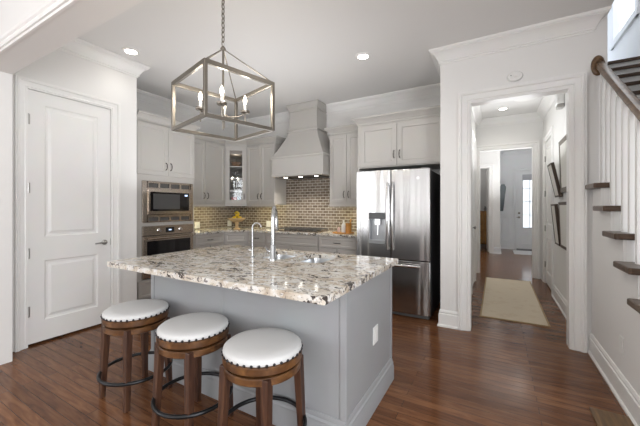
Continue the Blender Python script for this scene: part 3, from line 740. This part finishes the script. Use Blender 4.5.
drawer(M, .025, DW2 - .025, .715, .868, cc, CAB, False); cab_door(M, .025, DW2 - .025, .12, .70, cc, 'r', CAB, pz=.6)
# rear countertop
ct = [(XK + .014, TY + TW + .004), (-4.02, TY + TW + .004), (-4.02, 3.765), (-3.745, 4.04), (-1.713, 4.04), (-1.713, YB - .014), (XK + .014, YB - .014)]
tag(obj('countertop', MB().prism(ct, BH + .001, .921), GRAN, None, .004), 'speckled granite countertop running along the kitchen walls', 'countertop')
# backsplash tiles
M = ev(0, YB)
t1 = obj('backsplash', MB(M).box(XK + .013, -3.395, -.012, -.001, .922, 1.36).box(-3.388, -2.305, -.012, -.001, .922, 1.82).box(-2.305, -1.714, -.012, -.001, .922, 1.36), TILE)
tag(t1, 'brown glazed brick tile backsplash on the rear wall behind the cooktop', 'backsplash')
bs = thing('backsplash', 'brown glazed brick tile backsplash on the left wall beside the oven tower', 'backsplash', (XK, 3.2, .922), 90)
obj('tile_field', MB(ev(XK, 0, 0, 90)).box(TY + TW + .004, YB - .013, -.012, -.001, .922, 1.36), TILE, bs)
# outlets
def plate(M, x, z, label, w_=.075, h_=.115, cat='outlet', nm='wall_outlet'):
    o = thing(nm, label, cat, M @ Vector((x, 0, z)), 0)
    obj('cover_plate', MB(M).box(x - w_ / 2, x + w_ / 2, -.006, -.0005, z - h_ / 2, z + h_ / 2), WHITEP, o, bevel=.002)
    n = max(1, round(w_ / .07))
    for i in range(n):
        cx = x + (i - (n - 1) / 2) * .046
        obj('socket', MB(M).box(cx - .016, cx + .016, -.008, -.006, z + .006, z + .034).box(cx - .016, cx + .016, -.008, -.006, z - .034, z - .006), WHITEP, o)
    return o
plate(ev(XK + .012, 0, 0, 90), 4.50, .995, 'white outlet on the backsplash left of the fruit stand', .11)
plate(ev(XK + .012, 0, 0, 90), 3.73, .995, 'white outlet on the backsplash close to the oven tower', .11)
plate(ev(0, YB - .012), -3.80, .995, 'white outlet on the backsplash right of the fruit stand', .11)

# --- cooktop
ck = thing('cooktop', 'gas cooktop with black grates under the range hood', 'cooktop', (hx, 4.33, .921))
obj('tray', MB().box(hx - .38, hx + .38, 4.10, 4.57, .9215, .932), STEELH, ck, bevel=.003)
for gx in (-.25, 0, .25):
    g = MB()
    for u in (-.115, 0, .115): g.bar((hx + gx + u, 4.17, .962), (hx + gx + u, 4.54, .962), .012, .014)
    for v in (4.17, 4.28, 4.42, 4.54): g.bar((hx + gx - .115, v, .962), (hx + gx + .115, v, .962), .012, .014)
    for u in (-.115, .115):
        for v in (4.17, 4.54): g.bar((hx + gx + u, v, .932), (hx + gx + u, v, .962), .012)
    obj('grate', g, KICK, ck)
    for v in ((4.26, 4.45) if gx else (4.35,)):
        obj('burner', MB().lathe([(.04, 0), (.045, .008), (.03, .014), (.028, .02), (0, .02)], (hx + gx, v, .9325)), KICK, ck)
for i in range(5): obj('knob', MB().lathe([(.017, 0), (.016, .02), (0, .021)], (hx - .2 + i * .1, 4.13, .9325), 14), BRONZE, ck, smooth=True)

# --- fridge enclosure
M = ev(0, 4.08)
fe = thing('refrigerator_cabinet', 'greige two-door cabinet over the refrigerator with side panels', 'cabinet', (-1.71, 4.08, 0))
fx0, fx1 = -1.71, -.548
b = MB(M); b.box(fx0, fx0 + .022, 0, .605, 0, 1.86); b.box(fx1 - .022, fx1, 0, .605, 0, 1.86); b.box(fx0, fx1, 0, .605, 1.86, 2.46)
obj('body', b, CABU, fe)
obj('crown_molding', MB(M).sweep([(fx0, .605), (fx0, 0), (fx1, 0)], neg(CR), 2.46), CABU, fe, smooth=True)
fm = (-1.655 + -.60) / 2 - .02
cab_door(M, fx0 + .045, fm - .003, 1.875, 2.43, fe, 'r', pz=2.02, rail=.06); cab_door(M, fm + .003, fx1 - .02, 1.875, 2.43, fe, 'l', pz=2.02, rail=.06)

# --- refrigerator
RX0, RX1, RY = -1.575, -.665, 3.70
rf = thing('refrigerator', 'stainless french door refrigerator with ice dispenser beside the white pillar', 'refrigerator', ((RX0 + RX1) / 2, 4.0, 0))
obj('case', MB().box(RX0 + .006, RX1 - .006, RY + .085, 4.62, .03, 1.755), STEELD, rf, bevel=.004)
obj('base_grille', MB().box(RX0 + .02, RX1 - .02, RY + .05, RY + .085, .012, .052), KICK, rf)
for x in (RX0 + .06, RX1 - .06): obj('foot', MB().lathe([(.02, 0), (.02, .03), (0, .03)], (x, RY + .13, 0)), KICK, rf)
xm = (RX0 + RX1) / 2
def curved_front(x0, x1, z0, z1, n=12, amp=.022, hole=None):
    mb = MB(); ring = []
    pts = []
    for i in range(n + 1):
        x = x0 + (x1 - x0) * i / n; t = 2 * (x - RX0) / (RX1 - RX0) - 1
        pts.append((x, RY + amp * (t * t)))
    poly = pts + [(x1, RY + .08), (x0, RY + .08)]
    mb.prism(poly, z0, z1); return mb
# left door with a real recess for the dispenser
hx0, hx1, hz0, hz1 = -1.40, -1.19, .865, 1.25
dl = MB()
def curve_y(x, amp=.022): t = 2 * (x - RX0) / (RX1 - RX0) - 1; return RY + amp * t * t
def slabc(mb, x0, x1, z0, z1, n=6):
    pts = [(x0 + (x1 - x0) * i / n, curve_y(x0 + (x1 - x0) * i / n)) for i in range(n + 1)]
    mb.prism(pts + [(x1, RY + .08), (x0, RY + .08)], z0, z1)
slabc(dl, RX0, hx0, .69, 1.772); slabc(dl, hx1, xm - .004, .69, 1.772); slabc(dl, hx0, hx1, .69, hz0); slabc(dl, hx0, hx1, hz1, 1.772)
dleft = obj('left_door', dl, STEEL, rf, smooth=True)
dright = obj('right_door', curved_front(xm + .004, RX1, .69, 1.772), STEEL, rf, bevel=.006, smooth=True)
dbot = obj('freezer_drawer', curved_front(RX0, RX1, .055, .68, 20), STEEL, rf, bevel=.006, smooth=True)
cv = curve_y((hx0 + hx1) / 2)
ds = obj('dispenser', MB().box(hx0, hx1, RY + .075, RY + .079, hz0, hz1).box(hx0, hx0 + .01, cv - .002, RY + .076, hz0, hz1).box(hx1 - .01, hx1, cv - .002, RY + .076, hz0, hz1).box(hx0, hx1, cv - .004, RY + .076, hz0, hz0 + .04), mat('silver_dispenser', (.40, .41, .42), .3, .8), dleft)
obj('dispenser_panel', MB().box(hx0, hx1, cv - .006, RY + .04, 1.17, hz1), BLACKG, ds, label='black control strip')
obj('nozzle', MB().box(-1.328, -1.262, RY + .015, RY + .06, 1.10, 1.17), BRIGHT, ds); obj('paddle', MB().bar((-1.295, RY + .06, 1.10), (-1.295, RY + .05, .97), .05, .01), BRIGHT, ds)
def fhandle(x, par):
    z_a, z_b = .80, 1.62; p = []
    for i in range(13):
        t = i / 12; z = z_a + (z_b - z_a) * t; p.append((x, curve_y(x) - .028 - .03 * math.sin(PI * t), z))
    h = MB().tube(p, [.012 + .004 * math.sin(PI * i / 12) for i in range(13)], 12)
    h.bar((x, curve_y(x) + .002, z_a + .02), (x, curve_y(x) - .034, z_a + .02), .02); h.bar((x, curve_y(x) + .002, z_b - .02), (x, curve_y(x) - .034, z_b - .02), .02)
    obj('door_handle', h, BRIGHT, par, smooth=True)
fhandle(xm - .032, dleft); fhandle(xm + .032, dright)
p = [(RX0 + .10 + (RX1 - RX0 - .20) * i / 12, curve_y(RX0 + .10 + (RX1 - RX0 - .20) * i / 12) - .045 - .012 * math.sin(PI * i / 12), .628) for i in range(13)]
h = MB().tube(p, .016, 12); h.bar((RX0 + .13, RY + .012, .628), (RX0 + .13, RY - .035, .628), .022); h.bar((RX1 - .13, RY + .012, .628), (RX1 - .13, RY - .035, .628), .022)
obj('drawer_handle', h, BRIGHT, dbot, smooth=True)
obj('badge', MB(Matrix.Translation((-.80, curve_y(-.80) - .0005, 1.66)) @ Matrix.Rotation(R(90), 4, 'X')).lathe([(.016, 0), (.016, .002), (0, .002)]), BRIGHT, dright)
for x in (RX0 + .07, RX1 - .07): obj('hinge_cover', MB().box(x - .04, x + .04, RY + .05, RY + .15, 1.7605, 1.785), GREYP, rf, bevel=.004)

# ---------------------------------------------------------------- island
IX0, IX1, IY0, IY1 = -2.445, -.708, 1.515, 2.35
isl = thing('kitchen_island', 'grey painted kitchen island base below the granite top', 'kitchen island', ((IX0 + IX1) / 2, (IY0 + IY1) / 2, 0))
# hollow carcass so that the sink bowls hang inside
b = MB(); b.box(IX0, IX1, IY0, IY0 + .02, 0, .884); b.box(IX0, IX0 + .02, IY0 + .02, IY1, 0, .884); b.box(IX1 - .02, IX1, IY0 + .02, IY1, 0, .884); b.box(IX0 + .02, IX1 - .02, IY1 - .02, IY1, .1, .884); b.box(IX0 + .02, IX1 - .02, IY0 + .02, IY1 - .02, .1, .12)
obj('body', b, ISL, isl)
MR = ev(IX1, 0, 0, 90)
for x0_, x1_ in ((IY0, IY0 + .028), (IY1 - .028, IY1)): obj('corner_trim', MB().box(IX1, IX1 + .008, x0_, x1_, .165, .884), ISL, isl, bevel=.002)
p = MB()
for x in (IX0 + .0, -1.90, -1.58, -1.0, IX1 - .03 + .008): p.box(x, x + .03, IY0 - .008, IY0, .165, .884)
for a_, b_, c_ in ((IX0, IX0 + .04, .006), (-1.645, -1.625, .004), (IX1 - .03, IX1 + .008, .006)): obj('front_batten', MB().box(a_, b_, IY0 - c_, IY0, .165, .884), ISL, isl, bevel=.002)
sc = .95
obj('baseboard', MB().sweep([(IX0, IY1), (IX0, IY0), (IX1, IY0), (IX1, IY1)], neg([(0, 0), (.022, 0), (.022, .1), (.017, .112), (.017, .128), (.01, .14), (.01, .15), (.004, .165), (0, .165)]), 0), ISL, isl, smooth=True)
sp = obj('switch_plate', MB(ev(IX1, 0, 0, 90)).box(1.94, 2.03, -.006, -.0005, .41, .525), WHITEP, isl, bevel=.002, label='white outlet plate')
obj('socket', MB(ev(IX1, 0, 0, 90)).box(1.965, 2.005, -.008, -.006, .43, .505), WHITEP, sp)
SB = [(-1.75, -1.41, 1.895, 2.29), (-1.365, -1.09, 1.895, 2.29)]
holes = [rrect(a, b_, c_, d_, .06, 6)[::-1] for a, b_, c_, d_ in SB]
tag(obj('countertop', slab_with_holes(rrect(-2.485, -.658, 1.195, 2.385, .018, 4), holes, .885, .921), GRAN, None, .005), 'thick speckled granite slab on the kitchen island', 'countertop')
SINKM = mat('sink_steel', (.62, .64, .66), .28, 1)
sk = thing('sink', 'undermount stainless double sink in the island top', 'sink', (-1.28, 2.09, .70))
for a, b_, c_, d_ in SB:
    rings = []
    for dx, z, r_ in ((-.006, .8838, .064), (0, .8838, .06), (.004, .86, .058), (.01, .73, .055), (.03, .705, .045), (.06, .70, .03)):
        rings.append([(x, y, z) for x, y in rrect(a + dx, b_ - dx, c_ + dx, d_ - dx, r_, 6)])
    bw = obj('bowl', MB().loft(rings, False, True), SINKM, sk, smooth=True)
    obj('drain', MB().lathe([(.04, 0), (.04, .003), (.03, .001), (0, .001)], ((a + b_) / 2, (c_ + d_) / 2, .701)), PURPLE, bw)
# faucets
fx, fy = -1.455, 1.84
fc = thing('kitchen_faucet', 'tall chrome gooseneck faucet on the island', 'faucet', (fx, fy, .9215))
obj('base', MB().lathe([(.028, 0), (.028, .012), (.021, .02), (.020, .11), (.015, .118), (0, .118)], (fx, fy, .9215)), CHR, fc, smooth=True)
dxy = Vector((-.50, .866, 0)).normalized()
p = [Vector((fx, fy, 1.03)), Vector((fx, fy, 1.15)), Vector((fx, fy, 1.23))]
for i in range(1, 13):
    a = PI * i / 12; p.append(Vector((fx, fy, 1.23)) + dxy * (.085 * (1 - math.cos(a))) + Vector((0, 0, .085 * math.sin(a))))
obj('spout', MB().tube(p, .0145, 14), CHR, fc, smooth=True)
e = p[-1]; obj('spray_head', MB().tube([e, e + Vector((0, 0, -.02)), e + Vector((0, 0, -.09)), e + Vector((0, 0, -.10))], [.015, .019, .021, .016], 14), CHR, fc, smooth=True)
obj('lever', MB().tube([(fx - .018, fy, .985), (fx - .05, fy, .99), (fx - .075, fy + .01, 1.01)], [.012, .011, .007], 10), CHR, fc, smooth=True)
gx, gy = -1.665, 1.85
ff = thing('filter_faucet', 'slim small chrome gooseneck tap left of the tall faucet', 'faucet', (gx, gy, .9215))
obj('base', MB().lathe([(.018, 0), (.018, .006), (.010, .012), (.009, .05), (0, .05)], (gx, gy, .9215)), CHR, ff, smooth=True)
dd_ = Vector((.9, .35, 0)).normalized(); p = [Vector((gx, gy, .96)), Vector((gx, gy, 1.08)), Vector((gx, gy, 1.155))]
for i in range(1, 12): a = PI * .93 * i / 11; p.append(Vector((gx, gy, 1.155)) + dd_ * (.036 * (1 - math.cos(a))) + Vector((0, 0, .04 * math.sin(a))))
obj('spout', MB().tube(p, .0068, 10), CHR, ff, smooth=True)
obj('lever', MB().bar((gx, gy, .975), (gx - .035, gy, .985), .007), CHR, ff)

# ---------------------------------------------------------------- stools
sx_, sy_ = -1.072, 1.272
stool = thing('bar_stool', 'nearest of the three backless stools, at the right end of the island overhang', 'stool', (sx_, sy_, 0), 0, 'upholstered stools at the island')
obj('cushion', MB().lathe([(.192, 0), (.201, .003), (.2045, .014), (.202, .026), (.19, .036), (.15, .042), (.09, .046), (0, .047)], (sx_, sy_, .5735), 48), CUSH, stool, smooth=True, label='white padded seat')
obj('seat_ring', MB().lathe([(.15, 0), (.198, 0), (.206, .008), (.206, .037), (.200, .043), (0, .043)], (sx_, sy_, .530), 48), STOOLW, stool, smooth=True)
obj('swivel', MB().lathe([(.12, 0), (.12, .012), (0, .012)], (sx_, sy_, .518), 24), RINGM, stool)
obj('apron', MB().lathe([(.162, 0), (.192, 0), (.199, .006), (.199, .034), (.194, .039), (0, .039)], (sx_, sy_, .4785), 48), STOOLW, stool, smooth=True)
nm = None
for i in range(36):
    a = 2 * PI * (i + .5) / 36
    q = MB(Matrix.Translation((sx_ + .2115 * math.cos(a), sy_ + .2115 * math.sin(a), .549)))
    if nm is None:
        nm = MB(Matrix.Translation((sx_, sy_, 0))); nm.sphere((0, 0, 0), .0072, 8); n0 = obj('nailhead', nm, NAIL, stool, smooth=True)
        n0.location = (.2045 * math.cos(a), .2045 * math.sin(a), .581)
    else:
        c_ = n0.copy(); C.objects.link(c_); c_.parent = stool; c_.location = (.2045 * math.cos(a), .2045 * math.sin(a), .581)
for ux in (-1, 1):
    for uy in (-1, 1):
        t = Vector((sx_ + ux * .133, sy_ + uy * .133, .515)); b_ = Vector((sx_ + ux * .152, sy_ + uy * .152, 0))
        def sq(c, w_, z): return [(c.x + a * w_, c.y + b2 * w_, z) for a, b2 in ((-1, -1), (1, -1), (1, 1), (-1, 1))]
        obj('leg', MB().loft([sq(b_, .016, 0), sq(t, .022, .515)]), STOOLL, stool, bevel=.003)
fr_pts = [(sx_ + .222 * math.cos(2 * PI * i / 48), sy_ + .222 * math.sin(2 * PI * i / 48), .178) for i in range(48)]
obj('foot_ring', MB().tube(fr_pts, .0115, 10, True), RINGM, stool, smooth=True)
# ring clears the island: the stools stand just in front of it
copy_tree(stool, (-1.618, 1.272, 0), 'middle of the three backless stools at the island', 0)
copy_tree(stool, (-2.23, 1.272, 0), 'farthest of the three backless stools, at the left end of the island', 0)

# ---------------------------------------------------------------- chandelier
cx_, cy_ = -1.73, 1.61
ch = thing('chandelier', 'open metal box frame lantern with four lit candle bulbs hanging over the island', 'chandelier', (cx_, cy_, 1.88), 30.3)
A = R(-14.7)
side = .51; zb, zt = 1.885, 2.215
cor = []
for i in range(4):
    a = A + PI / 4 + i * PI / 2; cor.append((cx_ + side / math.sqrt(2) * math.cos(a), cy_ + side / math.sqrt(2) * math.sin(a)))
bw_ = .020
for i in range(4):
    p, q = cor[i], cor[(i + 1) % 4]
    obj('top_rail', MB().bar((*p, zt), (*q, zt), bw_, .030), NICK, ch, bevel=.002)
    obj('bottom_rail', MB().bar((*p, zb), (*q, zb), bw_, .024), NICK, ch, bevel=.002)
    m_ = MB(Matrix.Translation((*p, 0)) @ Matrix.Rotation(A, 4, 'Z')); m_.box(-bw_ / 2 - .001, bw_ / 2 + .001, -bw_ / 2 - .001, bw_ / 2 + .001, zb - .010, zt + .013)
    obj('post', m_, NICK, ch, bevel=.002)
    obj('hanger_rod', MB().tube([(*p, zt + .01), (cx_, cy_, 2.47)], .0042, 8), NICK, ch)
obj('hub', MB().lathe([(.0, -.012), (.014, -.01), (.02, 0), (.014, .012), (.007, .02), (0, .02)], (cx_, cy_, 2.47)), NICK, ch, smooth=True)
obj('stem', MB().tube([(cx_, cy_, 1.93), (cx_, cy_, 2.46)], .0075, 10), NICK, ch, smooth=True)
obj('finial', MB().lathe([(.002, -.085), (.005, -.08), (.006, -.02), (.02, -.008), (.03, .0), (.02, .012), (.008, .02), (0, .02)], (cx_, cy_, 1.965)), NICK, ch, smooth=True)
for i in range(4):
    a = math.atan2(cy_, cx_) - R(3) + i * PI / 2; ux, uy = math.cos(a), math.sin(a); r_ = .155
    px, py = cx_ + ux * r_, cy_ + uy * r_
    obj('arm', MB().tube([(cx_ + ux * .01, cy_ + uy * .01, 1.985), (cx_ + ux * .05, cy_ + uy * .05, 1.975), (cx_ + ux * .11, cy_ + uy * .11, 1.985), (px, py, 2.01)], .0055, 8), NICK, ch, smooth=True)
    cd_ = obj('candle_cup', MB().lathe([(.004, -.085), (.006, -.08), (.006, -.006), (.028, -.004), (.034, .003), (.034, .014), (.027, .014), (0, .010)], (px, py, 2.015), 18), NICK, ch, smooth=True)
    obj('candle_sleeve', MB().lathe([(.0105, 0), (.0105, .052), (0, .052)], (px, py, 2.0255), 14), CERW, cd_, smooth=True)
    obj('bulb', MB().lathe([(.006, 0), (.0125, .018), (.014, .03), (.009, .05), (.0015, .066), (0, .067)], (px, py, 2.078), 14), BULB, cd_, smooth=True)
    l = bpy.data.lights.new('candle_light', 'POINT'); l.energy = 1.3; l.shadow_soft_size = .03; l.color = (1, .93, .82)
    lo = bpy.data.objects.new('candle_light', l); C.objects.link(lo); lo.parent = ch; lo.matrix_local = W[ch].inverted() @ Matrix.Translation((px, py, 2.17))
cn = MB(); z = 2.488; k = 0
while z < H - .035:
    pts = [];
    for i in range(12):
        t = 2 * PI * i / 12; u_, v_ = .011 * math.cos(t), .022 * math.sin(t)
        pts.append((cx_ + (u_ if k % 2 else 0), cy_ + (0 if k % 2 else u_), z + .017 + v_))
    cn.tube(pts, .0036, 6, True); z += .034; k += 1
obj('chain', cn, NICK, ch, smooth=True)
obj('cord', MB().tube([(cx_ + .006, cy_ + .006, 2.48), (cx_ - .004, cy_, 2.75), (cx_ + .005, cy_ + .004, H - .02)], .0025, 6), CERW, ch, label='pale lamp cord')
obj('canopy', MB().lathe([(.0, -.03), (.02, -.028), (.06, -.012), (.065, -.001), (0, -.001)], (cx_, cy_, H)), NICK, ch, smooth=True)

# ---------------------------------------------------------------- recessed ceiling lights
def ray(px, py, z):
    k = (207 - py) / FPX; d = (z - CAMH) / k; r = (px - 320) / FPX * d
    c_, s_ = math.cos(R(YAW)), math.sin(R(YAW)); return (-s_ * d + c_ * r, c_ * d + s_ * r)
def downlight(x, y, label, e=20):
    o = thing('recessed_light', label, 'ceiling light', (x, y, H - .012), 0, 'recessed ceiling lights')
    obj('trim_ring', MB().lathe([(.058, .004), (.062, -.001), (.084, .002), (.088, .012), (.058, .012), (.058, .004)], (x, y, H - .012), 28), TRIM, o, smooth=True)
    obj('lens', MB().lathe([(.0, 0), (.058, 0), (.058, .006), (0, .006)], (x, y, H - .009), 24), LENS, o)
    l = bpy.data.lights.new('downlight', 'SPOT'); l.energy = e; l.spot_size = R(140); l.spot_blend = .8; l.shadow_soft_size = .06; l.color = (1, .96, .90)
    lo = bpy.data.objects.new('downlight', l); C.objects.link(lo); lo.parent = o; lo.location = (0, 0, -.02)
    return o
LP = [(131, 51, 'recessed ceiling light nearest the pantry wall'), (363, 56, 'recessed ceiling light in front of the range hood and fridge')]
for (px, py, lb), e in zip(LP, (3.5, 8)): x, y = ray(px, py, H); downlight(x, y, lb, e)
downlight(-.38, 2.05, 'added unseen recessed fill light above the right end of the island', 24)  # added out of view to brighten the island side and stair wall
x, y = ray(503, 108.5, H); downlight(x, y, 'recessed light in the hallway ceiling near its far end', 12)
x, y = ray(526, 98.2, H - .03)
fl = thing('flush_ceiling_light', 'flat round ceiling light seen just under the head of the hall opening', 'ceiling light', (x, y, H - .03))
obj('trim_ring', MB().lathe([(.14, 0), (.165, .002), (.17, .0295), (.14, .0295), (.14, 0)], (x, y, H - .03), 32), TRIM, fl, smooth=True)
obj('lens', MB().lathe([(0, 0), (.14, 0), (.14, .01), (0, .01)], (x, y, H - .028), 32), mat('lit_diffuser', (1, 1, 1), .3, emit=(1, .97, .92), estr=2.2), fl)
x, y = .45, 9.0; downlight(x, y, 'recessed light in the foyer ceiling near the front door', 14)
# detector on the wall above the opening
dx_ = (515 - 320) / FPX; c_, s_ = math.cos(R(YAW)), math.sin(R(YAW)); d = YP / (c_ + s_ * dx_); X = d * (-s_ + c_ * dx_); Z = CAMH + d * (207 - 77) / FPX
sd = thing('smoke_detector', 'white oval detector on the wall above the hall opening', 'smoke detector', (X, YP, Z))
MD = Matrix.Translation((X, YP - .0005, Z)) @ Matrix.Rotation(R(90), 4, 'X') @ Matrix.Diagonal((1, .74, 1, 1))
obj('cover', MB(MD).lathe([(.068, 0), (.068, .018), (.058, .03), (0, .033)], (0, 0, 0), 32), WHITEP, sd, smooth=True)
obj('button', MB(Matrix.Translation((X + .005, YP - .033, Z)) @ Matrix.Rotation(R(90), 4, 'X')).lathe([(.014, 0), (.012, .004), (0, .004)]), TRIM, sd)
obj('indicator', MB(Matrix.Translation((X - .035, YP - .031, Z + .01)) @ Matrix.Rotation(R(90), 4, 'X')).lathe([(.005, 0), (.005, .003), (0, .003)]), GREYP, sd)

# stair wall outlet
plate(ev(SX0, 0, 0, -90), -2.87, .375, 'white outlet on the stair wall above the baseboard')

# ---------------------------------------------------------------- fruit stand, tray, bottles
fx_, fy_ = -4.06, 4.10
fs = thing('fruit_stand', 'pale wooden pedestal bowl of yellow fruit on the corner counter', 'bowl', (fx_, fy_, .921))
obj('pedestal', MB().lathe([(.055, 0), (.058, .008), (.05, .02), (.03, .035), (.028, .08), (.035, .10), (.03, .125), (0, .125)], (fx_, fy_, .9215), 20), CREAMW, fs, smooth=True)
obj('bowl', MB().lathe([(.03, 0), (.08, .012), (.13, .04), (.155, .07), (.165, .07), (.158, .078), (.145, .07), (.12, .05), (.05, .02), (0, .016)], (fx_, fy_, 1.046), 28), CREAMW, fs, smooth=True)
for i, (a, b_, z) in enumerate(((-.06, .0, .125), (.0, -.06, .118), (.065, .01, .122), (.0, .055, .12), (.01, .0, .172))):
    topobj('lemon', MB().sphere((fx_ + a, fy_ + b_, 1.046 + z - .045 - .0), .034, 14, (1.2, 1, .95)), LEMON,
        ['lemon at the left in the pedestal bowl', 'lemon at the front of the pedestal bowl', 'lemon at the right in the pedestal bowl', 'lemon at the rear of the pedestal bowl', 'lemon on top of the others in the pedestal bowl'][i], 'lemon', 'lemons in the pedestal bowl')
p = [(fx_ + .085 - .15 * t, fy_ - .02 + .03 * t, 1.175 + .055 * math.sin(PI * t * .8 + .2)) for t in [i / 8 for i in range(9)]]
topobj('banana', MB().tube(p, [.005, .012, .015, .016, .016, .016, .014, .011, .005], 8), BANANA, 'yellow banana curving over the lemons in the pedestal bowl', 'banana')
tx, ty = -2.03, 4.27
topobj('serving_tray', MB().loft([[(x, y, z) for x, y in rrect(tx - .15 + d, tx + .15 - d, ty - .08 + d, ty + .08 - d, .02, 4)] for d, z in ((.004, .9215), (0, .925), (0, .938), (.008, .938), (.010, .930))]), OCHRE, 'orange wooden tray on the counter left of the fridge', 'tray', smooth=False)
topobj('bottle', MB().lathe([(.033, 0), (.036, .006), (.036, .105), (.028, .13), (.012, .15), (.011, .18), (.014, .183), (.013, .192), (0, .192)], (tx + .005, ty + .01, .9305), 24), CERW, 'tall white ceramic bottle on the wooden tray', 'bottle')
topobj('bottle', MB().lathe([(.022, 0), (.024, .005), (.024, .055), (.015, .07), (.011, .085), (0, .085)], (tx - .075, ty, .9305), 20), PINKG, 'small pink bottle at the left of the tray', 'bottle')
pt = thing('pitcher', 'orange wooden pitcher with spout at the right of the tray', 'pitcher', (tx + .09, ty, .9305))
obj('body', MB().lathe([(.04, 0), (.046, .006), (.042, .07), (.044, .12), (.05, .14), (.045, .14), (.038, .12), (.036, .01), (0, .01)], (tx + .09, ty, .9305), 24), OCHRE, pt, smooth=True)
obj('spoon', MB().tube([(tx + .085, ty + .01, .95), (tx + .12, ty + .02, 1.14)], [.006, .011], 10), OCHRE, pt, smooth=True)

# ---------------------------------------------------------------- hall
rn = thing('runner_rug', 'long beige runner rug on the hallway floor', 'rug', (.165, 5.38, 0))
obj('pile', MB().box(-.165, .498, 4.22, 6.56, .0005, .009), RUG, rn)
obj('border', MB().sweep([(-.18, 4.2), (.513, 4.2), (.513, 6.58), (-.18, 6.58)], [(0, .0005), (0, .010), (.018, .010), (.018, .0005)], 0, closed=True), mat('tan_rug_border', (.36, .25, .13), .9), rn)
tag(obj('doormat', MB().box(.42, 1.35, 10.2, 11.1, .0005, .012), mat('pale_mat', (.62, .62, .62), .9), None, .003), 'pale doormat inside the front door', 'doormat')
chs = thing('chest_of_drawers', 'orange-brown wooden chest seen through the far doorway', 'chest', (-.72, 11.5, 0))
obj('body', MB().box(-1.2, -.25, 11.3, 11.7, .12, 1.16), CHESTW, chs, bevel=.004); obj('top', MB().box(-1.22, -.235, 11.28, 11.72, 1.16, 1.19), CHESTW, chs)
for x in (-1.17, -.29):
    for y in (11.33, 11.66): obj('leg', MB().box(x - .025, x + .025, y - .025, y + .025, 0, .12), KICK, chs)
for i in range(4):
    d = obj('drawer', MB().box(-1.18, -.27, 11.285, 11.3, .14 + i * .255, .38 + i * .255), CHESTW, chs, bevel=.003)
    obj('knob', MB().sphere((-.45, 11.275, .26 + i * .255), .014, 8), BRONZE, d)
topobj('vase', MB().lathe([(.03, 0), (.05, .04), (.035, .1), (.02, .13), (.03, .15), (0, .15)], (-.33, 11.45, 1.1905), 16), GREYP, 'dark vase on the chest in the far room', 'vase')
mr = thing('wall_mirror', 'dark narrow frame seen edge-on at the foyer corner', 'mirror', (.085, 10.6, 1.2))
obj('frame', MB().loft([[(.081, 10.3, 1.2), (.16, 10.3, 1.2), (.16, 10.9, 1.2), (.081, 10.9, 1.2)], [(.081, 10.3, 1.9), (.225, 10.3, 1.9), (.225, 10.9, 1.9), (.081, 10.9, 1.9)], [(.10, 10.3, 1.97), (.19, 10.3, 1.97), (.19, 10.9, 1.97), (.10, 10.9, 1.97)]]), MIRR, mr)
obj('glass', MB().loft([[(.161, 10.34, 1.24), (.165, 10.34, 1.24), (.165, 10.86, 1.24), (.161, 10.86, 1.24)], [(.226, 10.34, 1.88), (.230, 10.34, 1.88), (.230, 10.86, 1.88), (.226, 10.86, 1.88)]]), BLACKG, mr)
# framed pictures leaning out from the right hall wall
def frame(label, y0, y1, z0, z1, lean, bar_, m, name='picture_frame', off=.004):
    a = math.atan2(lean, z1 - z0)
    o = thing(name, label, 'picture', (XH, (y0 + y1) / 2, z0), 0, 'frames on the hall wall')
    M = Matrix.Translation((XH - .035 - off, 0, z0)) @ Matrix.Rotation(-a, 4, 'Y') @ Matrix.Rotation(R(-90), 4, 'Z')
    h = z1 - z0
    obj('frame', MB(M).sweep([(-y1, 0), (-y1, h), (-y0, h), (-y0, 0)], [(0, -.03), (0, .004), (-bar_, .004), (-bar_, -.03)], 0, 'xz', True), m, o)
    obj('picture', MB(M).box(-y1 + bar_, -y0 - bar_, .0, .006, bar_, h - bar_), MATB, o, label='pale print')
    obj('backing', MB(M).box(-y1 + .005, -y0 - .005, .0295, .0325, .005, h - .005), DARKF, o)
    return o
frame('tilted dark framed picture, upper left of the hall group', 4.95, 5.28, 1.45, 1.90, .09, .022, DARKF)
frame('lower dark framed picture leaning outward in the hall group', 4.95, 5.28, .82, 1.36, .05, .022, DARKF)
frame('larger dark framed picture nearest the hall opening, upper row', 4.15, 4.86, 1.50, 2.13, .02, .055, mat('grey_brown_frame', (.17, .145, .12), .5))
frame('pale picture in a thin dark frame nearest the hall opening, lower row', 4.2, 4.88, .82, 1.38, .02, .035, DARKF)
sn = thing('wall_chime', 'small white fixture high on the right hall wall', 'chime', (XH, 4.92, 2.60))
obj('body', MB().box(XH - .085, XH - .0005, 4.84, 5.0, 2.615, 2.79), WHITEP, sn, bevel=.012); obj('lower_cap', MB().box(XH - .075, XH - .005, 4.86, 4.98, 2.57, 2.6145), HINGE, sn, bevel=.004)
